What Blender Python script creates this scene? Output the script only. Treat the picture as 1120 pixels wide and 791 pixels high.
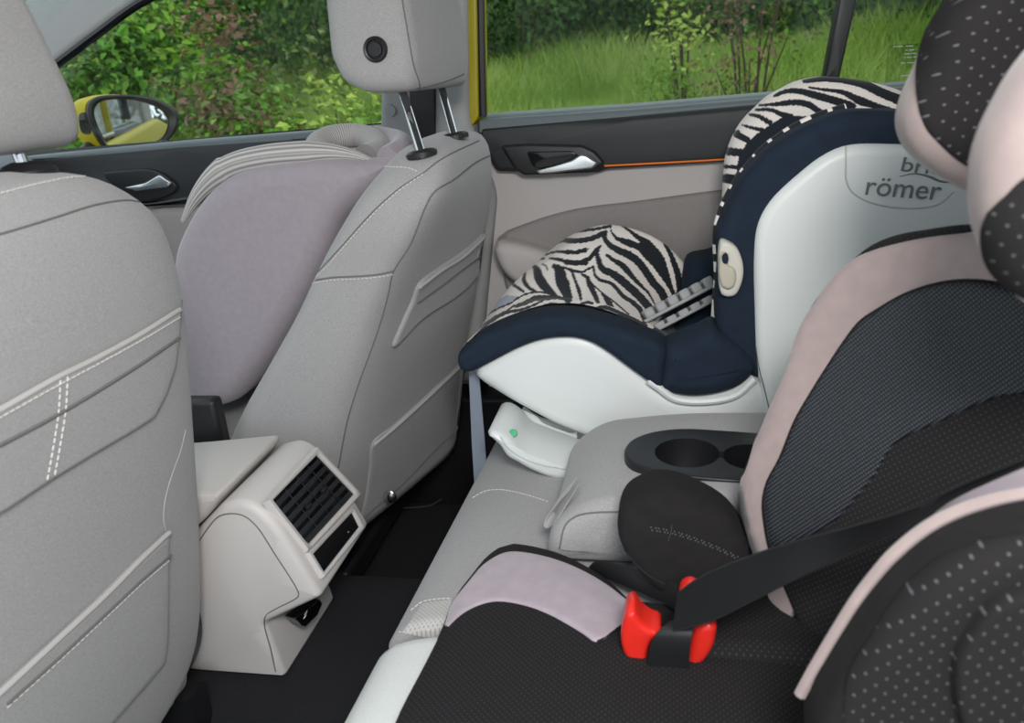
import bpy, bmesh, math, random
import numpy as np
from mathutils import Vector
from mathutils.bvhtree import BVHTree

# ---------------------------------------------------------------- scene, camera, world, lights
scn = bpy.context.scene
for o in list(bpy.data.objects): bpy.data.objects.remove(o)
rng = np.random.default_rng(7); random.seed(7)
FPX = 840.0                                   # focal length in pixels of the 1120 x 791 photograph
CAMP = np.array([0.0, 0.0, 0.95])             # metres: x to the car's rear, y to its far side, z up from the rear footwell
_y = np.array([170., 325., FPX]); _y /= np.linalg.norm(_y)
_z = -np.array([181., -2269., FPX]); _z /= np.linalg.norm(_z); _z -= (_z @ _y) * _y; _z /= np.linalg.norm(_z)
_x = np.cross(_y, _z); _x = _x if _x[0] > 0 else -_x
CM = np.array([_x, _y, _z])                   # world <- (right, up, forward)
cam = bpy.data.cameras.new('camera'); camo = bpy.data.objects.new('camera', cam); scn.collection.objects.link(camo)
from mathutils import Matrix
_R, _U, _F = CM[:, 0], CM[:, 1], CM[:, 2]
camo.matrix_world = Matrix([[_R[0], _U[0], -_F[0], CAMP[0]], [_R[1], _U[1], -_F[1], CAMP[1]], [_R[2], _U[2], -_F[2], CAMP[2]], [0, 0, 0, 1]])
cam.sensor_width = 36.0; cam.sensor_fit = 'HORIZONTAL'; cam.lens = FPX / 1120 * 36.0
cam.clip_start = 0.02; cam.clip_end = 200
cam.dof.use_dof = True; cam.dof.focus_distance = 1.25; cam.dof.aperture_fstop = 7.0
scn.camera = camo
scn.view_settings.view_transform = 'Standard'; scn.view_settings.look = 'None'
scn.view_settings.exposure = -0.26; scn.view_settings.gamma = 1.0; scn.view_settings.use_curve_mapping = False

world = bpy.data.worlds.new('overcast_sky'); scn.world = world; world.use_nodes = True
wn = world.node_tree.nodes; wl = world.node_tree.links
wn['Background'].inputs[0].default_value = (0.84, 0.93, 1.0, 1); wn['Background'].inputs[1].default_value = 1.7

def area(name, loc, target, sx, sy, power, color=(1, 1, 1)):
    l = bpy.data.lights.new(name, 'AREA'); l.shape = 'RECTANGLE'; l.size = sx; l.size_y = sy; l.energy = power; l.color = color
    o = bpy.data.objects.new(name, l); scn.collection.objects.link(o); o.location = loc
    d = Vector(target) - Vector(loc); o.rotation_euler = d.to_track_quat('-Z', 'Y').to_euler(); return o
area('camera_flash', (0.14, -0.16, 1.33), (-0.3, 1.1, 0.5), 0.30, 0.22, 16.0, (1.0, 0.97, 0.94))

# ---------------------------------------------------------------- helpers
def A(p): return np.array(p, float)
def ray(px, py):
    d = CM @ np.array([px - 560., 395.5 - py, FPX]); return d / np.linalg.norm(d)
def P(px, py, ax, v):                          # the point of a sight line at a known distance (plane x, y or z = v)
    d = ray(px, py); i = 'xyz'.index(ax); return CAMP + (v - CAMP[i]) / d[i] * d
def PY(pts, y): return [P(a, b, 'y', y) for a, b in pts]
def XZ(pts, y): return [tuple(P(a, b, 'y', y)[[0, 2]]) for a, b in pts]
def on_plane(px, py, o, n):
    d = ray(px, py); return CAMP + ((A(o) - CAMP) @ n) / (d @ n) * d

def smooth_curve(pts, n, closed=False):
    p = A(pts); m = len(p)
    if closed: q = np.vstack([p[-1], p, p[0], p[1]])
    else: q = np.vstack([2 * p[0] - p[1], p, 2 * p[-1] - p[-2]])
    segs = m if closed else m - 1; out = []
    for i in range(segs):
        p0, p1, p2, p3 = q[i], q[i + 1], q[i + 2], q[i + 3]
        t01 = max(np.linalg.norm(p1 - p0) ** .5, 1e-6); t12 = max(np.linalg.norm(p2 - p1) ** .5, 1e-6); t23 = max(np.linalg.norm(p3 - p2) ** .5, 1e-6)
        m1 = (p2 - p1) + t12 * ((p1 - p0) / t01 - (p2 - p0) / (t01 + t12))
        m2 = (p2 - p1) + t12 * ((p3 - p2) / t23 - (p3 - p1) / (t12 + t23))
        for s in np.linspace(0, 1, 16, endpoint=False):
            a = 2 * (p1 - p2) + m1 + m2; b = -3 * (p1 - p2) - 2 * m1 - m2
            out.append(a * s ** 3 + b * s ** 2 + m1 * s + p1)
    if not closed: out.append(p[-1])
    else: out.append(out[0])
    out = A(out); L = np.r_[0, np.cumsum(np.linalg.norm(np.diff(out, axis=0), axis=1))]
    t = np.linspace(0, L[-1], n, endpoint=not closed)
    return np.stack([np.interp(t, L, out[:, k]) for k in range(out.shape[1])], 1)

def poly_curve(pts, n, closed=True):           # straight edges, evenly resampled but corners kept
    p = A(pts); q = np.vstack([p, p[0]]) if closed else p
    ln = np.linalg.norm(np.diff(q, axis=0), axis=1); out = []
    for i, l in enumerate(ln):
        k = max(1, int(round(n * l / ln.sum())))
        for s in range(k): out.append(q[i] + (q[i + 1] - q[i]) * s / k)
    if not closed: out.append(q[-1])
    return A(out)

def round_poly(pts, r, k=5):                   # fillet the corners of a 2-D polygon
    p = A(pts); n = len(p); out = []
    for i in range(n):
        a, b, c = p[i - 1], p[i], p[(i + 1) % n]; rr = r[i] if hasattr(r, '__len__') else r
        u = (a - b) / np.linalg.norm(a - b); w = (c - b) / np.linalg.norm(c - b)
        d = min(rr, .48 * np.linalg.norm(a - b), .48 * np.linalg.norm(c - b))
        s, e = b + u * d, b + w * d
        for t in np.linspace(0, 1, k): out.append((1 - t) ** 2 * s + 2 * t * (1 - t) * b + t * t * e)
    return A(out)

class MB:
    def __init__(s): s.v = []; s.f = []; s.n = 0; s.uv = []
    def add(s, v, f, uv=None):
        v = A(v).reshape(-1, 3); s.v.append(v); s.f += [tuple(int(i) + s.n for i in q) for q in f]; s.n += len(v)
        s.uv.append(A(uv) if uv is not None else np.zeros((len(v), 2))); return s
    def box(s, c, d, rot=None):
        c = A(c); h = A(d) / 2; v = A([[x, y, z] for x in (-1, 1) for y in (-1, 1) for z in (-1, 1)]) * h
        if rot is not None: v = v @ A(rot).T
        return s.add(v + c, [(0, 1, 3, 2), (4, 6, 7, 5), (0, 4, 5, 1), (2, 3, 7, 6), (0, 2, 6, 4), (1, 5, 7, 3)])
    def tube(s, pts, r, seg=6, cap=True):
        p = A(pts); n = len(p); t = np.gradient(p, axis=0); t /= np.linalg.norm(t, axis=1)[:, None] + 1e-12
        rr = np.full(n, r) if np.isscalar(r) else A(r); v = []; u = None
        for i in range(n):
            if u is None:
                a = A([0, 0, 1]) if abs(t[i][2]) < .9 else A([1, 0, 0]); u = np.cross(t[i], a)
            u = u - (u @ t[i]) * t[i]; u /= np.linalg.norm(u) + 1e-12; w = np.cross(t[i], u)
            for k in range(seg):
                g = 2 * math.pi * k / seg; v.append(p[i] + rr[i] * (math.cos(g) * u + math.sin(g) * w))
        f = [(i * seg + k, i * seg + (k + 1) % seg, (i + 1) * seg + (k + 1) % seg, (i + 1) * seg + k) for i in range(n - 1) for k in range(seg)]
        if cap: f += [tuple(range(seg))[::-1], tuple(range((n - 1) * seg, n * seg))]
        return s.add(v, f)
    def loft(s, rings, cap=True, close=True):
        m = len(rings[0]); n = len(rings); v = np.vstack(rings); K = m if close else m - 1
        f = [(i * m + k, i * m + (k + 1) % m, (i + 1) * m + (k + 1) % m, (i + 1) * m + k) for i in range(n - 1) for k in range(K)]
        if cap: f += [tuple(range(m))[::-1], tuple(range((n - 1) * m, n * m))]
        return s.add(v, f)
    def lathe(s, prof, c, axis=(0, 0, 1), seg=24):     # prof: (radius, height)
        ax = A(axis); ax /= np.linalg.norm(ax); a = A([1, 0, 0]) if abs(ax[0]) < .9 else A([0, 1, 0])
        u = np.cross(ax, a); u /= np.linalg.norm(u); w = np.cross(ax, u); g = np.linspace(0, 2 * math.pi, seg, endpoint=False)
        return s.loft([A(c) + ax * h + r * (np.cos(g)[:, None] * u + np.sin(g)[:, None] * w) for r, h in prof])
    def ellipsoid(s, c, r, e=2.0, seg=32, rows=16, rot=None):
        rings = []
        sg = lambda q, p: np.sign(q) * np.abs(q) ** p
        for ph in np.linspace(-math.pi / 2, math.pi / 2, rows):
            ph = max(min(ph, 1.555), -1.555); g = np.linspace(0, 2 * math.pi, seg, endpoint=False)
            q = np.stack([r[0] * sg(math.cos(ph), 2 / e) * sg(np.cos(g), 2 / e), r[1] * sg(math.cos(ph), 2 / e) * sg(np.sin(g), 2 / e), np.full(seg, r[2] * sg(math.sin(ph), 2 / e))], 1)
            if rot is not None: q = q @ A(rot).T
            rings.append(q + A(c))
        return s.loft(rings)
    def build(s, name, m, parent=None, smooth=True, sub=0, bevel=0.0, ang=40):
        return mesh_obj(name, np.vstack(s.v), s.f, m, parent, smooth, sub, bevel, ang, np.vstack(s.uv))

WORLD = {}
def mesh_obj(name, v, f, m, parent=None, smooth=True, sub=0, bevel=0.0, ang=40, uv=None, col=None):
    v = A(v); off = WORLD.get(parent.name, np.zeros(3)) if parent else np.zeros(3)
    me = bpy.data.meshes.new(name); me.from_pydata((v - off).tolist(), [], f)
    bm = bmesh.new(); bm.from_mesh(me); bmesh.ops.recalc_face_normals(bm, faces=bm.faces); bm.to_mesh(me); bm.free()
    if uv is not None:
        L = me.uv_layers.new(name='UVMap'); idx = np.empty(len(me.loops), int); me.loops.foreach_get('vertex_index', idx); L.data.foreach_set('uv', A(uv)[idx].ravel())
    if col is not None:
        ca = me.color_attributes.new('Col', 'FLOAT_COLOR', 'POINT'); ca.data.foreach_set('color', np.c_[A(col), np.ones(len(v))].ravel())
    for q in (m if isinstance(m, list) else [m]): me.materials.append(q)
    if smooth: me.polygons.foreach_set('use_smooth', np.array([len(q.vertices) < 9 for q in me.polygons], bool))
    if smooth and ang < 180 and sub == 0: me.set_sharp_from_angle(angle=math.radians(ang))
    o = bpy.data.objects.new(name, me); scn.collection.objects.link(o)
    if parent: o.parent = parent
    WORLD[o.name] = off.copy() if parent else np.zeros(3)
    if bevel:
        b = o.modifiers.new('bevel', 'BEVEL'); b.width = bevel; b.segments = 2; b.limit_method = 'ANGLE'; b.angle_limit = math.radians(35)
    if sub:
        q = o.modifiers.new('subdivision', 'SUBSURF'); q.levels = sub; q.render_levels = sub
    return o

def thing(name, loc, label=None, cat=None, group=None, kind=None):
    o = bpy.data.objects.new(name, None); scn.collection.objects.link(o); o.location = loc; o.empty_display_size = .05
    WORLD[o.name] = A(loc)
    return tag(o, label, cat, group, kind)
def tag(o, label=None, cat=None, group=None, kind=None):
    for k, v in (('label', label), ('category', cat), ('group', group), ('kind', kind)):
        if v: o[k] = v
    return o

def wverts(o):
    me = o.data; v = np.empty(len(me.vertices) * 3); me.vertices.foreach_get('co', v)
    off = WORLD.get(o.parent.name, np.zeros(3)) if o.parent else np.zeros(3)
    return v.reshape(-1, 3) + off
def bvh_of(*objs):
    V = []; F = []; n = 0
    for o in objs:
        v = wverts(o); V += v.tolist(); F += [tuple(i + n for i in p.vertices) for p in o.data.polygons]; n += len(v)
    return BVHTree.FromPolygons(V, F)
def hit(b, px, py, off=0.0):
    d = ray(px, py); h = b.ray_cast(Vector(CAMP), Vector(d))
    if h[0] is None: return None
    n = A(h[1]); n = n if n @ d < 0 else -n
    return A(h[0]) + n * off
def line_on(b, pts, n=40, off=0.0, closed=False, curve=True):   # a seam laid on a built surface
    p = smooth_curve(pts, n, closed) if curve else poly_curve(pts, n, closed)
    q = [hit(b, x, y, off) for x, y in p]; return A([h for h in q if h is not None])
def seam(b, pts, r, name, m, parent, n=40, off=0.0, closed=False):
    q = line_on(b, pts, n, off, closed)
    if len(q) > 2: return MB().tube(q, r, 6).build(name, m, parent)
def stitch(b, pts, name, m, parent, step=.0065, r=.0008, n=200, off=.0008):
    q = line_on(b, pts, n, off)
    L = np.r_[0, np.cumsum(np.linalg.norm(np.diff(q, axis=0), axis=1))]; mb = MB(); t = 0
    at = lambda s: A([np.interp(s, L, q[:, k]) for k in range(3)])
    while t + step < L[-1]:
        mb.tube([at(t), at(t + step * .35), at(t + step * .68)], r, 4); t += step
    o = mb.build(name, m, parent); o['kind'] = 'stuff'; return o
def inset(p, d):                               # move a closed 2-D outline inwards
    a = np.roll(p, 1, 0); c = np.roll(p, -1, 0); t = c - a; t /= np.linalg.norm(t, axis=1)[:, None] + 1e-12
    area2 = np.sum(p[:, 0] * np.roll(p[:, 1], -1) - np.roll(p[:, 0], -1) * p[:, 1])
    nrm = np.stack([-t[:, 1], t[:, 0]], 1) * (1 if area2 > 0 else -1); q = p + nrm * d
    if d <= 1e-9: return q
    e = c - p; ee = (e ** 2).sum(1) + 1e-15
    w = q[:, None, :] - p[None]; tt = np.clip((w * e[None]).sum(2) / ee, 0, 1)
    dist = np.sqrt(((w - tt[..., None] * e[None]) ** 2).sum(2)).min(1)
    ok = np.where(dist > d * .97)[0]; n = len(p); out = q.copy()
    if len(ok) < 3: m = p.mean(0); return m + (p - m) * .5
    for i in np.where(dist <= d * .97)[0]:         # drop the loops an inset makes in tight corners
        g, h = (i - ok) % n, (ok - i) % n; f = g.min() / (g.min() + h.min()); out[i] = q[ok[np.argmin(g)]] * (1 - f) + q[ok[np.argmin(h)]] * f
    return out
def prism(outline, a0, a1, r, mp, dome=0.0, k=5, mb=None, r1=None):    # rounded slab: outline in 2-D, thickness a0..a1, mp(u, v, a) -> 3-D
    mb = mb or MB(); p = A(outline); st = []; r1 = r if r1 is None else r1; c = p.mean(0)
    s = 1 if a1 > a0 else -1
    if dome:
        for q in (.3, .6, .85): st.append((('c', q), a0 - s * dome * (1 - q ** 2)))
    for g in np.linspace(0, math.pi / 2, k): st.append((r * (1 - math.sin(g)), a0 + s * r * (1 - math.cos(g))))
    for g in np.linspace(0, math.pi / 2, k): st.append((r1 * (1 - math.cos(g)), a1 - s * r1 * (1 - math.sin(g))))
    if dome:
        for q in (.85, .6, .3): st.append((('c', q), a1 + s * dome * (1 - q ** 2)))
    rings = []
    for d, a in st:
        if isinstance(d, tuple):
            base = inset(p, r if a < (a0 + a1) / 2 else r1); q = c + (base - c) * d[1]
        else: q = inset(p, d) if d > 1e-9 else p
        rings.append(A([mp(u, v, a) for u, v in q]))
    return mb.loft(rings)
def mp_y(u, v, a): return (u, a, v)
def mp_z(u, v, a): return (u, v, a)
def mp_x(u, v, a): return (a, u, v)
def patch(b, outline, h, name, m, parent, rings=7, sink=.004, n=72, closed_smooth=True, centre=None, edge=.35, uvaxes=None, uvs=1.0):
    """a padded piece of fabric laid on a built surface: outline closed, raised by h with a rounded edge"""
    p = smooth_curve(outline, n, True) if closed_smooth else poly_curve(outline, n)
    c = A(centre) if centre is not None else p.mean(0); V = []; M = len(p)
    prof = [(1.0, -sink), (1.0, h * .35), (.985, h * .75), (.96, h)] + [(q, h) for q in np.linspace(.9, .06, rings)]
    pd = None
    for s, off in prof:
        row = []
        for x, y in c + (p - c) * s:
            q = hit(b, x, y, off)
            row.append(q if q is not None else A([np.nan] * 3))
        row = A(row)
        bad = np.isnan(row[:, 0])
        if bad.any():
            g = np.where(~bad)[0]
            for i in np.where(bad)[0]:
                j = g[np.argmin(np.minimum(abs(g - i), M - abs(g - i)))]; row[i] = row[j]
        V.append(row)
    mb = MB(); mb.loft(V, cap=False); lastring = V[-1]
    mb.add(np.vstack([lastring, lastring.mean(0)]), [(k, (k + 1) % M, M) for k in range(M)])
    vv = np.vstack(mb.v)
    if uvaxes is not None:
        ua, va = A(uvaxes[0]), A(uvaxes[1]); mb.uv = [np.stack([vv @ ua, vv @ va], 1) * uvs]
    return mb.build(name, m, parent, ang=180)

def strip(b, outer, inner, h, name, m, parent, n=60, k=16, sink=.004):
    o = smooth_curve(outer, n); i = smooth_curve(inner, n); prof = [(0., -sink), (0., h * .4), (.02, h * .8), (.05, h)] + [(t, h) for t in np.linspace(.1, .9, k)] + [(.95, h), (.98, h * .8), (1., h * .4), (1., -sink)]
    rows = []
    for t, off in prof:
        row = A([hit(b, *q, off) if hit(b, *q, off) is not None else A([np.nan] * 3) for q in o * (1 - t) + i * t]); bad = np.isnan(row[:, 0])
        for j in np.where(bad)[0]: g = np.where(~bad)[0]; row[j] = row[g[np.argmin(abs(g - j))]]
        rows.append(row)
    return MB().loft(rows, cap=False, close=False).build(name, m, parent, ang=180)

# ---------------------------------------------------------------- materials
def mat(name, color, rough=.6, metal=0., bump=0., bscale=400., var=0., vscale=300., spec=.5, sheen=0., coat=0.):
    m = bpy.data.materials.new(name); m.use_nodes = True; nt = m.node_tree; b = nt.nodes['Principled BSDF']
    b.inputs['Base Color'].default_value = (*color, 1); b.inputs['Roughness'].default_value = rough; b.inputs['Metallic'].default_value = metal
    b.inputs['Specular IOR Level'].default_value = spec; b.inputs['Sheen Weight'].default_value = sheen; b.inputs['Coat Weight'].default_value = coat
    if bump or var:
        tc = nt.nodes.new('ShaderNodeTexCoord')
    if var:
        n = nt.nodes.new('ShaderNodeTexNoise'); n.inputs['Scale'].default_value = vscale; n.inputs['Detail'].default_value = 3
        r = nt.nodes.new('ShaderNodeMapRange'); r.inputs[1].default_value = .3; r.inputs[2].default_value = .7; r.inputs[3].default_value = 1 - var; r.inputs[4].default_value = 1 + var
        x = nt.nodes.new('ShaderNodeMix'); x.data_type = 'RGBA'; x.blend_type = 'MULTIPLY'; x.inputs[0].default_value = 1; x.inputs[6].default_value = (*color, 1)
        nt.links.new(tc.outputs['Object'], n.inputs['Vector']); nt.links.new(n.outputs['Fac'], r.inputs[0]); nt.links.new(r.outputs[0], x.inputs[7]); nt.links.new(x.outputs[2], b.inputs['Base Color'])
    if bump:
        n2 = nt.nodes.new('ShaderNodeTexNoise'); n2.inputs['Scale'].default_value = bscale; n2.inputs['Detail'].default_value = 2
        bp = nt.nodes.new('ShaderNodeBump'); bp.inputs['Strength'].default_value = bump; bp.inputs['Distance'].default_value = .001
        nt.links.new(tc.outputs['Object'], n2.inputs['Vector']); nt.links.new(n2.outputs['Fac'], bp.inputs['Height']); nt.links.new(bp.outputs[0], b.inputs['Normal'])
    return m
def S(r, g, b):                                # sRGB 0..255 -> linear
    return tuple(((c / 255 / 12.92) if c / 255 < .04045 else ((c / 255 + .055) / 1.055) ** 2.4) for c in (r, g, b))
M_seat = mat('grey melange seat cloth', S(158, 156, 156), .9, bump=.25, bscale=900, var=.16, vscale=700, sheen=.15)
M_seat_sunlit = mat('light leatherette', S(226, 229, 226), .6, bump=.12, bscale=500, var=.03, vscale=300)  # off-white leatherette, with the sun's brightening also put into its colour
M_seam = mat('dark seam thread', S(110, 106, 104), .9)  # grey thread, darker than the cloth, for seams and panel joints
M_thread = mat('pale sewing thread', S(214, 210, 204), .8)
M_hem = mat('grey hem piping', S(182, 178, 175), .75)
M_lav = mat('lavender grey plush', S(152, 143, 150), .95, bump=.2, bscale=600, var=.05, vscale=90, sheen=.3)
M_cons = mat('light grey console plastic', S(203, 198, 195), .5, bump=.05, bscale=700)
M_consl = mat('padded light leatherette lid', S(196, 191, 186), .55, bump=.12, bscale=500)
M_blk = mat('matte black plastic', S(28, 28, 31), .45)
M_slat = mat('vent slat black', S(46, 46, 50), .25)
M_gloss = mat('gloss black plastic', S(8, 8, 10), .12)
M_dark = mat('dark grey soft door trim', S(37, 39, 42), .55, bump=.15, bscale=500)
M_dark2 = mat('ledge trim with painted reflection', S(98, 108, 111), .55, bump=.1, bscale=500)  # trim lightened to grey blue: its reflection is painted into the colour
M_panel = mat('beige grey door panel', S(190, 185, 183), .7, bump=.12, bscale=500)
M_panel2 = mat('grey felt door insert', S(146, 141, 139), .9, bump=.2, bscale=600, var=.05)
M_sill = mat('pale window sill rubber', S(148, 162, 163), .5)
M_chrome = mat('chrome', (.55, .55, .57), .06, 1.0)
M_satin = mat('satin metal', (.72, .73, .74), .25, 1.0)
M_carpet = mat('black carpet', S(25, 25, 29), 1., bump=.8, bscale=500, var=.3, vscale=400)
M_yellow = mat('yellow car paint', S(186, 170, 8), .5, spec=.25)
M_headliner = mat('grey pillar trim', S(160, 160, 160), .8, bump=.1, bscale=700)
M_white = mat('white seat shell plastic', S(222, 226, 224), .4, bump=.03, bscale=400)
M_navy = mat('navy fabric', S(27, 39, 54), .9, bump=.15, bscale=700, var=.12, vscale=40, spec=.3)
M_red = mat('red plastic', S(222, 44, 34), .3)
M_belt = mat('black belt webbing', S(20, 20, 22), .6, bump=.2, bscale=900)
M_greyweb = mat('grey strap webbing', S(128, 138, 152), .75, bump=.3, bscale=900)
M_black = mat('black jersey fabric', S(29, 27, 28), .95, bump=.2, bscale=700, var=.15, vscale=60, spec=.3)
M_beige = mat('pinkish beige plush', S(156, 140, 137), .95, bump=.2, bscale=700, var=.06, vscale=60, sheen=.3)
M_lav2 = mat('pale lavender plush', S(168, 155, 163), .95, bump=.2, bscale=700, var=.06, vscale=60, sheen=.3)
M_greyp = mat('grey rubber pad', S(172, 174, 174), .55)
M_green = mat('green indicator', S(20, 165, 110), .4)

def dots_mat(name, base, dot, pitch, rad, rough=.9):       # perforated fabric: a printed / punched dot grid in metres
    m = mat(name, base, rough, spec=.3); nt = m.node_tree; b = nt.nodes['Principled BSDF']
    uv = nt.nodes.new('ShaderNodeUVMap'); mp = nt.nodes.new('ShaderNodeMapping'); mp.inputs['Scale'].default_value = (1 / pitch,) * 3; mp.inputs['Rotation'].default_value = (0, 0, .785)
    fr = nt.nodes.new('ShaderNodeVectorMath'); fr.operation = 'FRACTION'; sb = nt.nodes.new('ShaderNodeVectorMath'); sb.operation = 'SUBTRACT'; sb.inputs[1].default_value = (.5, .5, 0)
    ln = nt.nodes.new('ShaderNodeVectorMath'); ln.operation = 'LENGTH'; lt = nt.nodes.new('ShaderNodeMapRange'); lt.inputs[1].default_value = rad; lt.inputs[2].default_value = rad * 1.3; lt.inputs[3].default_value = 1; lt.inputs[4].default_value = 0
    mx = nt.nodes.new('ShaderNodeMix'); mx.data_type = 'RGBA'; mx.inputs[6].default_value = (*base, 1); mx.inputs[7].default_value = (*dot, 1)
    for a, c in ((uv.outputs[0], mp.inputs[0]), (mp.outputs[0], fr.inputs[0]), (fr.outputs[0], sb.inputs[0]), (sb.outputs[0], ln.inputs[0]), (ln.outputs['Value'], lt.inputs[0]), (lt.outputs[0], mx.inputs[0]), (mx.outputs[2], b.inputs['Base Color'])): nt.links.new(a, c)
    return m
M_perf = dots_mat('black perforated fabric', S(28, 26, 27), S(62, 62, 65), .0046, .12)
M_perf2 = dots_mat('black coarse perforated fabric', S(30, 28, 29), S(92, 95, 97), .0080, .085)
M_perfg = dots_mat('grey perforated leatherette', S(190, 188, 184), S(150, 148, 146), .004, .2)
def mesh_fabric(name):
    m = mat(name, S(22, 23, 27), .6, bump=0); nt = m.node_tree; b = nt.nodes['Principled BSDF']
    uv = nt.nodes.new('ShaderNodeUVMap')
    def wave(axis, scale, dist):
        w = nt.nodes.new('ShaderNodeTexWave'); w.bands_direction = axis; w.inputs['Scale'].default_value = scale; w.inputs['Distortion'].default_value = dist; w.inputs['Detail'].default_value = 2; w.inputs['Detail Scale'].default_value = 3
        nt.links.new(uv.outputs[0], w.inputs[0]); return w
    w1 = wave('Y', 95, .5); w2 = wave('X', 120, 1.2)
    mu = nt.nodes.new('ShaderNodeMath'); mu.operation = 'MULTIPLY'; nt.links.new(w1.outputs['Fac'], mu.inputs[0]); nt.links.new(w2.outputs['Fac'], mu.inputs[1])
    rp = nt.nodes.new('ShaderNodeValToRGB'); rp.color_ramp.elements[0].position = .35; rp.color_ramp.elements[0].color = (*S(14, 15, 19), 1); rp.color_ramp.elements[1].position = .95; rp.color_ramp.elements[1].color = (*S(98, 106, 116), 1)
    nt.links.new(mu.outputs[0], rp.inputs[0]); nt.links.new(rp.outputs[0], b.inputs['Base Color'])
    bp = nt.nodes.new('ShaderNodeBump'); bp.inputs['Strength'].default_value = .5; bp.inputs['Distance'].default_value = .001; nt.links.new(w1.outputs['Fac'], bp.inputs['Height']); nt.links.new(bp.outputs[0], b.inputs['Normal'])
    return m
M_net = mesh_fabric('black spacer mesh fabric')
def stripe_mat(name, a, b_, scale):
    m = mat(name, a, .95, sheen=.2); nt = m.node_tree; b = nt.nodes['Principled BSDF']; uv = nt.nodes.new('ShaderNodeUVMap')
    w = nt.nodes.new('ShaderNodeTexWave'); w.bands_direction = 'X'; w.inputs['Scale'].default_value = scale
    mx = nt.nodes.new('ShaderNodeMix'); mx.data_type = 'RGBA'; mx.inputs[6].default_value = (*a, 1); mx.inputs[7].default_value = (*b_, 1)
    nt.links.new(uv.outputs[0], w.inputs[0]); nt.links.new(w.outputs['Fac'], mx.inputs[0]); nt.links.new(mx.outputs[2], b.inputs['Base Color'])
    return m
M_rib = stripe_mat('ribbed grey striped knit', S(128, 124, 124), S(196, 192, 188), 4.5)
def vcol_mat(name, rough=.9):
    m = mat(name, (.5, .5, .5), rough, sheen=.1); nt = m.node_tree; a = nt.nodes.new('ShaderNodeVertexColor'); a.layer_name = 'Col'
    nt.links.new(a.outputs[0], nt.nodes['Principled BSDF'].inputs['Base Color']); return m
M_zebra = vcol_mat('zebra print fabric')
def glass_mat(name, tint=(.95, .97, .96)):
    m = bpy.data.materials.new(name); m.use_nodes = True; nt = m.node_tree; nt.nodes.clear()
    o = nt.nodes.new('ShaderNodeOutputMaterial'); t = nt.nodes.new('ShaderNodeBsdfTransparent'); t.inputs[0].default_value = (*tint, 1)
    g = nt.nodes.new('ShaderNodeBsdfGlossy'); g.inputs['Roughness'].default_value = .02; g.inputs[0].default_value = (1, 1, 1, 1)
    fr = nt.nodes.new('ShaderNodeFresnel'); fr.inputs[0].default_value = 1.45; mx = nt.nodes.new('ShaderNodeMixShader')
    fm_ = nt.nodes.new('ShaderNodeMath'); fm_.operation = 'MULTIPLY'; fm_.inputs[1].default_value = .12; nt.links.new(fr.outputs[0], fm_.inputs[0]); nt.links.new(fm_.outputs[0], mx.inputs[0]); nt.links.new(t.outputs[0], mx.inputs[1]); nt.links.new(g.outputs[0], mx.inputs[2]); nt.links.new(mx.outputs[0], o.inputs[0]); return m
M_glass = glass_mat('side window glass'); M_glass2 = glass_mat('tinted quarter glass', (.9, .92, .9))
M_mirror = mat('mirror glass', (.85, .87, .87), .01, 1.0)
M_orange = mat('orange ambient light strip', S(230, 120, 50), .4)
M_orange.node_tree.nodes['Principled BSDF'].inputs['Emission Color'].default_value = (*S(240, 130, 50), 1); M_orange.node_tree.nodes['Principled BSDF'].inputs['Emission Strength'].default_value = .12
# ---------------------------------------------------------------- the car body: floor, doors, pillars, windows, roof
def struct(o): o['kind'] = 'structure'; return o
fl = MB().box((-.45, .92, -.02), (2.9, 1.48, .04)); struct(fl.build('floor', M_carpet))
tun = prism(round_poly([(.70, 0.0), (.76, .13), (.84, .155), (1.01, .155), (1.09, .13), (1.15, 0.0)], .03), -1.6, .2, .01, lambda u, v, a: (a, u, v))
struct(tun.build('trim_1', M_carpet))
struct(MB().box((-.15, .93, .13), (.10, 1.3, .26)).build('trim_2', M_carpet, bevel=.02))
struct(MB().box((-.35, 1.615, .13), (2.4, .15, .30)).build('trim_3', M_blk, bevel=.01))
mat_o = prism(round_poly([(-.62, 1.14), (-.235, 1.14), (-.235, 1.50), (-.40, 1.54), (-.62, 1.50)], .05), .002, .014, .005, mp_z)
fm = mat_o.build('floor_mat', M_carpet); tag(fm, 'black carpet mat in the rear footwell by the far door', 'mat')
pl = smooth_curve([P(440, 556, 'z', .015), P(470, 553, 'z', .015), P(492, 542, 'z', .015), P(520, 543, 'z', .015)], 30)
MB().tube(pl, .0022, 5).build('binding', mat('dark grey binding', S(62, 60, 62), .9), fm)

# roof lining, front windscreen, A pillar
struct(MB().box((.05, .98, 1.36), (1.9, 1.30, .05)).build('ceiling', M_headliner, bevel=.02))
ap = XZ([(12, 16), (36, -6), (200, -190), (320, -120), (205, -30), (150, 2), (110, 31), (78, 55), (45, 82), (-30, 150), (-70, 120)], 1.475)
struct(prism(smooth_curve(ap, 80, True), 1.465, 1.497, .012, mp_y).build('trim_4', M_headliner))
ape = PY([(-30, 152), (45, 84), (79, 58), (111, 34), (151, 5), (215, -27)], 1.475)
struct(MB().tube(smooth_curve(ape, 40), .008, 8).build('trim_5', M_gloss))
ws = MB(); wsv = [(-1.62, .25, .86), (-1.62, 1.52, .86), (-.80, 1.46, 1.36), (-.80, .30, 1.36)]
ws.loft([A(wsv), A(wsv) + A([-.004, 0, .004])]); struct(ws.build('window_1', M_glass, smooth=False))
dsh = prism(round_poly([(-1.75, .45), (-1.36, .45), (-1.30, .62), (-1.33, .80), (-1.42, .875), (-1.75, .88)], .06), .25, 1.56, .02, mp_y)
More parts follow.
